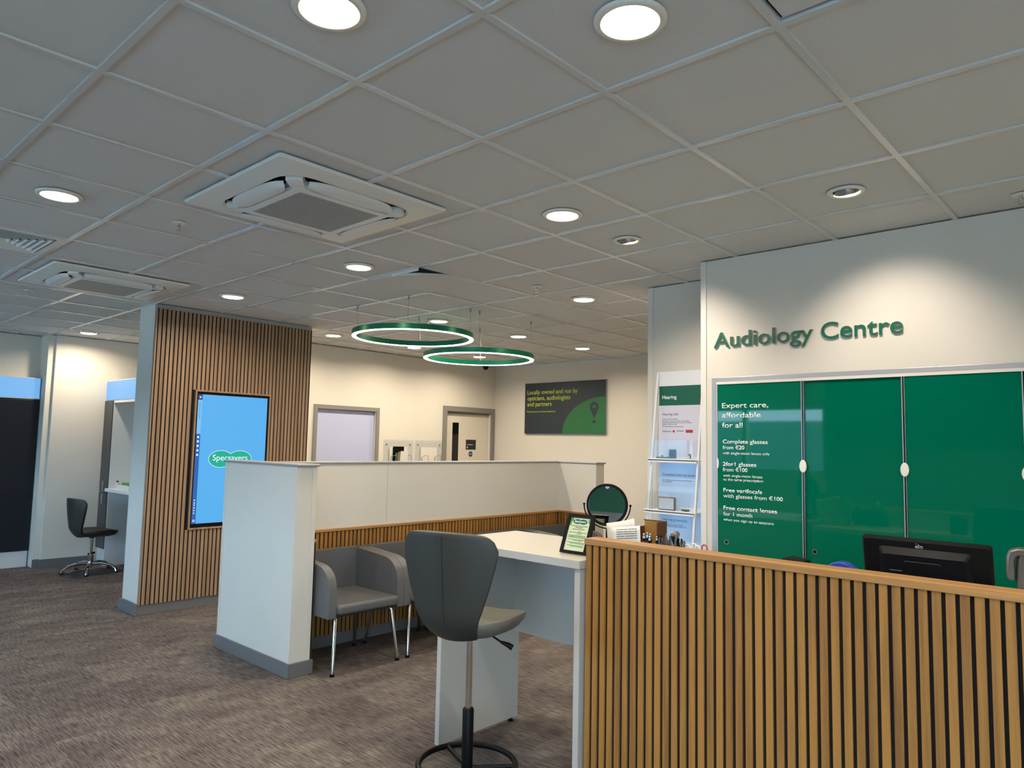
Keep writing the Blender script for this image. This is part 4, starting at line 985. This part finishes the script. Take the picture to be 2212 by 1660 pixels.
t = thing('reception_counter', 'long oak slatted counter filling the lower right', 'counter', (1.5, 1.3, 0))
CX0, CX1, CY = 0.066, 2.86, 1.237
nsl = int(round((CX1 - CX0) / 0.0381))
P(t, slats('x', CX0 + 0.001, CX1, CY, 0.008, 0.06, 1.129, nsl, 1).build('slat_front', M['oak']))
P(t, MB().box(CX0, CX1, CY + 0.0082, CY + 0.026, 0.06, 1.129).build('backing', M['felt']))
P(t, MB().box(CX0, CX1, CY + 0.0262, CY + 0.075, 0.0, 1.129).build('carcass', M['white']))
P(t, MB().box(CX0 - 0.006, CX1, CY - 0.006, CY + 0.085, 1.1295, 1.156).build('cap_rail', M['oakx'], bevel=0.002))
P(t, MB().box(CX0, CX1, CY + 0.0755, 1.58, 1.0, 1.03).build('ledge', M['white']))
P(t, MB().box(0.62, CX1, 1.5805, 2.1, 0.73, 0.76).build('worktop', M['white']))
P(t, MB().box(CX0, CX0 + 0.02, CY + 0.0755, 1.58, 0, 0.9995).box(0.62, 0.64, 1.5805, 2.1, 0, 0.7295).build('end_panel', M['white']))
P(t, MB().box(0.0665, 0.62, 1.5805, 1.80, 1.0, 1.03).box(0.6, 0.62, 1.5805, 1.8, 0, 0.9995).box(0.0665, 0.0865, 1.5805, 1.8, 0, 0.9995).build('shelf', M['white']))

# ------------------------------------------------------------------ things on the desk and behind the counter
t = thing('picture_frame', 'black framed pale green notice on the white desk', 'picture frame', (-0.078, 1.328, DZ))
W_, HH = 0.152, 0.192; tilt = 0.38
fr = MB()
def tl_(x, d, h): return (x, d * math.cos(tilt) + h * math.sin(tilt), h * math.cos(tilt) - d * math.sin(tilt) + 0.0015)
def tbox(mb, x0, x1, d0, d1, h0, h1):
    return mb.prism([tl_(x0, d0, h0), tl_(x1, d0, h0), tl_(x1, d1, h0), tl_(x0, d1, h0)], Vector(tl_(x0, d0, h1)) - Vector(tl_(x0, d0, h0)))
b = 0.017
tbox(fr, -W_ / 2, W_ / 2, -0.006, 0.008, 0.004, b); tbox(fr, -W_ / 2, W_ / 2, -0.006, 0.008, HH - b, HH); tbox(fr, -W_ / 2, -W_ / 2 + b, -0.006, 0.008, b, HH - b); tbox(fr, W_ / 2 - b, W_ / 2, -0.006, 0.008, b, HH - b)
fr.build('frame', M['black'], t)
tbox(MB(), -W_ / 2 + b, W_ / 2 - b, 0.0, 0.002, b, HH - b).build('notice', M['palegreen'], t)
nt_ = t.children[-1]
tbox(MB(), -0.012, 0.012, 0.010, 0.014, 0.01, HH * 0.7).build('easel_back', M['black'], t)
fR, fU = (1, 0, 0), Vector(tl_(0, 0, 1)) - Vector(tl_(0, 0, 0))
def fp(x, h, d=-0.0004): return tl_(x, d, h)
for s in (-1, 1):
    pts = [fp(s * 0.0175 + 0.023 * math.cos(a), 0.156 + 0.0115 * math.sin(a), -0.0003 - 0.0001 * s) for a in [2 * PI * i / 32 for i in range(32)]]
    MB().prism(pts, Vector(tl_(0, -0.0004, 0)) - Vector(tl_(0, 0, 0))).build('logo', M['brandgreen'], nt_)
text('logo_lettering', 'Specsavers', fp(0, 0.1525, -0.0010), 0.064, M['ink'], nt_, right=fR, up=fU, bold=0.015, ext=0.0002, align='C')
for s, h, w in (('THANK YOU FOR CHOOSING', 0.1335, 0.094), ('SPECSAVERS', 0.1255, 0.044), ('BLANCHARDSTOWN', 0.1175, 0.068)):
    text('lettering', s, fp(0, h, -0.0004), w, M['brandgreen'], nt_, right=fR, up=fU, bold=0.012, ext=0.0002, align='C')
sm = MB()
for h, w, k in ((0.108, 0.022, 2), (0.103, 0.098, 9), (0.0975, 0.030, 2), (0.089, 0.096, 8), (0.084, 0.100, 8), (0.079, 0.094, 7), (0.070, 0.094, 7), (0.065, 0.046, 3), (0.056, 0.096, 7), (0.051, 0.084, 7), (0.042, 0.092, 7), (0.037, 0.078, 6)):
    bars(sm, fp(-w / 2 - 0.0 + (0.01 if w < 0.09 else 0), h), w, 0.0021, fR, fU, k, 0.0002)
sm.build('small_print', M['brandgreen'], nt_)
for s, x, h, rx_, rh in ((-1, -0.052, 0.165, 0.010, 0.011), (-1, -0.0555, 0.147, 0.006, 0.012), (1, 0.0545, 0.163, 0.007, 0.013)):
    pts = [fp(min(0.0585, max(-0.0585, x + rx_ * 1.2 * math.cos(a))), min(0.1745, h + rh * math.sin(a)), -0.0002) for a in [2 * PI * i / 24 for i in range(24)]]
    MB().prism(pts, Vector(tl_(0, -0.0002, 0)) - Vector(tl_(0, 0, 0))).build('leaf_motif', M['leafgreen'], nt_)

t = thing('table_mirror', 'round black framed table mirror on the white desk', 'mirror', (-0.051, 1.56, DZ + 0.001))
mc = Vector((0, 0, 0.219)); mr = 0.099
MB().lathe([(0.0, 0.0), (0.075, 0.0), (0.075, 0.006), (0.012, 0.012), (0.0, 0.012)], n=36).build('base', M['black'], t, smooth=True)
MB().tube([(0, 0, 0.01), (0, 0, 0.107)], 0.005, 10).build('stem', M['black'], t)
ya = math.radians(24)     # the glass is turned towards the room
yo = [(0.113 * math.cos(a) * math.cos(ya), 0.113 * math.cos(a) * math.sin(ya), mc.z + 0.113 * math.sin(a)) for a in [PI + PI * i / 30 for i in range(31)]]
MB().tube(yo, 0.0032, 8).build('yoke', M['black'], t, smooth=True)
gl = MB().lathe([(mr - 0.010, -0.006), (mr, -0.006), (mr + 0.003, 0.0), (mr, 0.006), (mr - 0.010, 0.006)], (0, 0, 0), 56, 'y', closed=True).build('rim', M['black'], t, smooth=True)
gl.location = mc; gl.rotation_euler = (math.radians(-4.5), 0, ya)
MB().disc((0, -0.003, 0), mr - 0.008, 56, 'y').build('glass', M['mirror'], gl)
MB().disc((0, 0.004, 0), mr - 0.008, 56, 'y').build('back', M['black'], gl)
MB().prism([(0.010 * math.cos(a), -0.0036, 0.086 + 0.010 * math.sin(a) * (1 if a > PI else 0.2)) for a in [2 * PI * i / 20 for i in range(20)]], (0, -0.0004, 0)).build('sticker', M['alu'], gl)
for s in (-1, 1):
    MB().ball((s * 0.113 * math.cos(ya), s * 0.113 * math.sin(ya), mc.z), 0.0062, 8).build('pivot_knob', M['black'], t, smooth=True)

LZ = 1.031
def sheet(name, lab, loc, w, h, rz, lean, roll, m, group=None):
    rows = [[(w * (i / 8 - 0.5), 0.012 * math.sin(PI * i / 8) - 0.006, h * j / 6) for i in range(9)] for j in range(7)]
    o = MB().grid(rows).build(name, M[m], None, smooth=True); o.location = loc; o.rotation_euler = (lean, roll, rz)
    q = o.modifiers.new('thick', 'SOLIDIFY'); q.thickness = 0.0012
    return tag(o, lab, 'paper', group)
p1 = sheet('paper_sheet', 'plain white paper sheet leaning behind the printed one', (0.105, 1.475, LZ + 0.024), 0.17, 0.165, -0.10, -0.12, -0.22, 'paper', 'papers standing behind the counter end')
p2 = sheet('paper_sheet', 'white printed form leaning in front at the counter end', (0.150, 1.435, LZ + 0.014), 0.17, 0.155, -0.10, -0.10, -0.14, 'paper', 'papers standing behind the counter end')
pm = MB()
for r in range(5): bars(pm, (-0.05, -0.0082 - 0.0, 0.100 + r * 0.010), 0.12, 0.003, (1, 0, 0), (0, 0, 1), 9 + r, 0.0004)
pm.build('print', M['inkdark'], p2).location = (0, -0.001, 0)
t = thing('document_box', 'tan board box with dark edges behind the counter end', 'box', (0.185, 1.58, LZ))
MB().box(-0.055, 0.055, 0.03, 0.036, 0.002, 0.185).build('back', M['box'], t)
MB().box(-0.061, -0.055, -0.045, 0.036, 0.002, 0.16).build('side', M['boxedge'], t); MB().box(0.055, 0.060, -0.045, 0.036, 0.002, 0.19).build('side', M['boxedge'], t)
MB().box(-0.061, 0.060, -0.045, 0.036, 0, 0.004).box(-0.055, 0.055, -0.045, -0.039, 0.004, 0.08).build('tray', M['box'], t)
MB().box(-0.061, 0.060, 0.03, 0.037, 0.185, 0.190).build('edge', M['boxedge'], t)
t = thing('tool_stand', 'black stand packed with small silver hand tools', 'tool stand', (0.335, 1.42, LZ))
MB().box(-0.10, 0.115, -0.035, 0.035, 0, 0.10).build('block', M['black'], t, bevel=0.003)
def tool(kind, x, y, lab, k):
    o = thing(kind, lab, 'tool', (0.335 + x, 1.42 + y, LZ + 0.1005), group='small hand tools in the black stand')
    return o
rnd = random.Random(5)
for k, x in enumerate((-0.092, -0.078, -0.062, -0.048, -0.034)):
    o = tool('screwdriver', x, rnd.uniform(-0.02, 0.02), 'silver handled screwdriver in the left half of the tool stand', k)
    h = 0.052 - 0.004 * abs(k - 1) + rnd.uniform(-0.004, 0.004)
    MB().lathe([(0.003, 0.0), (0.006, 0.006), (0.0065, h * 0.7), (0.0045, h * 0.8), (0.006, h * 0.9), (0.0, h)], n=14).build('handle', M['steel'], o, smooth=True)
    MB().lathe([(0.0068, h * 0.30), (0.0068, h * 0.55)], n=14).build('grip', M['black'], o)
for k, x in enumerate((-0.018, 0.002, 0.088, 0.104)):
    o = tool('pliers', x, rnd.uniform(-0.015, 0.02), ('dark handled pliers in the middle of the tool stand', 'dark handled pliers in the middle of the tool stand', 'dark handled pliers at the right end of the tool stand', 'dark handled pliers at the right end of the tool stand')[k], k)
    for s in (-1, 1):
        MB().tube([(0, 0, 0.0), (s * 0.006, 0, 0.014), (s * 0.009, 0, 0.03), (s * 0.006, 0, 0.046 - 0.006 * k % 0.01)], [0.004, 0.0045, 0.0045, 0.0035], 8).build('handle', M['gunmetal'] if k % 2 else M['black'], o, smooth=True)
for k, x in enumerate((0.022, 0.040)):
    o = tool('tweezers', x, 0.0, 'pointed dark tweezers standing right of the pliers in the tool stand', k)
    for s in (-1, 1): MB().tube([(s * 0.006, 0, 0.0), (s * 0.004, 0, 0.03), (0.0, 0, 0.062 - 0.008 * k)], [0.005, 0.004, 0.0012], 8).build('arm', M['gunmetal'], o, smooth=True)
o = thing('torch', 'silver torch with a flared head standing among the hand tools', 'torch', (0.400, 1.42, LZ + 0.1005))
MB().lathe([(0.0, 0.0), (0.011, 0.0), (0.011, 0.035), (0.019, 0.058), (0.019, 0.066), (0.013, 0.073), (0.0, 0.074)], n=24).build('body', M['steel'], o, smooth=True, ang=40)
MB().prism([(-0.012, -0.012, 0.052), (0.008, -0.0125, 0.052), (0.0, -0.0125, 0.02)], (0, -0.006, 0)).build('clip', M['black'], o)
for k, (x, m, lb) in enumerate(((0.462, 'lampwhite', 'white handled scissors just right of the tool stand'), (0.510, 'redplastic', 'red and white handled scissors farthest right of the tools'))):
    o = thing('scissors', lb, 'scissors', (x, 1.44, LZ), group='scissors standing behind the counter')
    for s in (-1, 1):
        pts = [(s * 0.004 + s * 0.010 + 0.012 * math.cos(a), s * 0.003, 0.118 + 0.015 * math.sin(a) - 0.006 * (s < 0) - 0.006) for a in [2 * PI * i / 20 for i in range(20)]]
        MB().tube(pts, 0.0032, 8, closed=True).build('handle', M[m if s > 0 else 'lampwhite'], o, smooth=True)
    MB().prism([(-0.006, -0.001, 0.10), (0.006, -0.001, 0.10), (0.003, -0.001, 0.0), (-0.003, -0.001, 0.0)], (0, 0.002, 0)).build('blade', M['steel'], o)

t = thing('card_reader', 'flat black device with silver edge lying behind the counter', 'card reader', (0.905, 1.45, LZ))
MB().prism([(-0.042, -0.05, 0.0), (-0.042, -0.05, 0.112), (-0.037, -0.05, 0.119), (0.030, -0.05, 0.112), (0.040, -0.05, 0.09), (0.044, -0.05, 0.0)], (0, 0.10, 0)).build('case', M['black'], t, bevel=0.004)
MB().tube([(0.030, -0.051, 0.112), (0.041, -0.051, 0.09), (0.046, -0.051, 0.05)], 0.0025, 8).build('edge', M['chrome'], t)
t = thing('tape_dispenser', 'royal blue curved tape dispenser behind the counter', 'tape dispenser', (1.035, 1.47, LZ))
def arch(r, a): return (0.02 + r * math.cos(a) * 1.25 - 0.02, 0, r * math.sin(a) * 0.92 + 0.0)
A = [PI - PI * 0.78 * i / 16 for i in range(17)]
pts = [(0.030 + 0.075 * math.cos(a), -0.022, 0.035 + 0.088 * math.sin(a)) for a in A] + [(0.030 + 0.055 * math.cos(a), -0.022, 0.030 + 0.070 * math.sin(a)) for a in A[::-1]]
MB().prism(pts, (0, 0.044, 0)).build('body', M['royalblue'], t, bevel=0.004, smooth=True)
MB().box(-0.05, 0.07, -0.026, 0.026, 0, 0.034).build('base', M['royalblue'], t, bevel=0.004)

t = thing('monitor', 'black till monitor seen from behind over the counter', 'monitor', (1.27, 1.75, 0.761), math.radians(-0.5))
tm = 0.16
def ml(x, d, h): return (x, d * math.cos(tm) + (h - 0.46) * math.sin(tm) * -1.0, 0.46 + (h - 0.46) * math.cos(tm) + d * math.sin(tm))
def mring(w0, w1, h0, h1, d, r): return [ml((w0 + w1) / 2 + x, d, (h0 + h1) / 2 + z) for x, z in rrect(w1 - w0, h1 - h0, r, 5)]
MB().loft([mring(-0.217, 0.217, 0.185, 0.468, 0.018, 0.012), mring(-0.219, 0.219, 0.183, 0.470, 0.010, 0.012), mring(-0.219, 0.219, 0.183, 0.470, -0.002, 0.012), mring(-0.212, 0.212, 0.190, 0.460, -0.012, 0.014)]).build('housing', M['black'], t, smooth=True, ang=30)
mtop = mring(-0.158, 0.158, 0.190, 0.436, -0.013, 0.012); mtop2 = mring(-0.142, 0.142, 0.196, 0.412, -0.034, 0.010); mtop3 = mring(-0.138, 0.138, 0.200, 0.406, -0.030, 0.010)
MB().loft([mtop, mtop2, mtop3], False, True).build('rear_hump', mat('satin black plastic', '0a0d13', 0.42, ior=1.3), t, smooth=True, ang=30)
MB().loft([mring(-0.210, 0.210, 0.192, 0.462, 0.0185, 0.008), mring(-0.210, 0.210, 0.192, 0.462, 0.0195, 0.008)]).build('screen', M['navy'], t)
mU = Vector(ml(0, 0, 1)) - Vector(ml(0, 0, 0)); mN = Vector(ml(0, -1, 0)) - Vector(ml(0, 0, 0))
text('brand_mark', 'elo', ml(-0.028, -0.0128, 0.438), 0.027, M['alu'], t, right=(1, 0, 0), up=mU, bold=0.02, ext=0.0006, cap=0.015)
MB().prism([ml(-0.026, -0.013, 0.4545), ml(-0.019, -0.013, 0.4545), ml(-0.019, -0.013, 0.456), ml(-0.026, -0.013, 0.456)], mN * 0.0004).build('brand_mark', M['alu'], t)
MB().tube([ml(-0.065, -0.0315, 0.384), ml(-0.060, -0.034, 0.390), ml(0.055, -0.034, 0.390), ml(0.060, -0.0315, 0.384)], 0.0016, 6).build('cover_ridge', M['charcoal'], t)
bl = MB(); bars(bl, ml(-0.118, -0.0308, 0.348), 0.045, 0.0025, (1, 0, 0), mU, 6, 0.0003); bl.build('rating_label', M['alu'], t)
MB().box(-0.05, 0.05, 0.02, 0.06, 0.0, 0.30).build('stand', M['black'], t, bevel=0.006)
MB().box(-0.12, 0.12, -0.08, 0.12, 0.0, 0.015).build('stand_base', M['black'], t, bevel=0.004)

t = thing('barcode_scanner', 'glossy grey hand scanner on a stand cut by the right edge', 'scanner', (1.585, 1.70, 0.761))
MB().lathe([(0.0, 0.0), (0.05, 0.0), (0.05, 0.01), (0.010, 0.02), (0.010, 0.345), (0.0, 0.345)], n=28).build('stand', M['black'], t, smooth=True)
MB().tube([(-0.004, 0, 0.335), (-0.004, 0, 0.40), (0.002, 0, 0.445), (0.012, 0, 0.468)], [0.018, 0.017, 0.019, 0.022], 20).build('handle', M['gunmetal'], t, smooth=True)
hdp = [(-0.046, -0.03, 0.37), (-0.048, -0.03, 0.40), (-0.046, -0.03, 0.45), (-0.036, -0.03, 0.472), (-0.012, -0.03, 0.480), (0.055, -0.03, 0.480), (0.055, -0.03, 0.455), (-0.014, -0.03, 0.453), (-0.022, -0.03, 0.435), (-0.022, -0.03, 0.365)]
MB().prism(hdp, (0, 0.06, 0)).build('head', M['gunmetal'], t, bevel=0.010, seg=4, smooth=True)
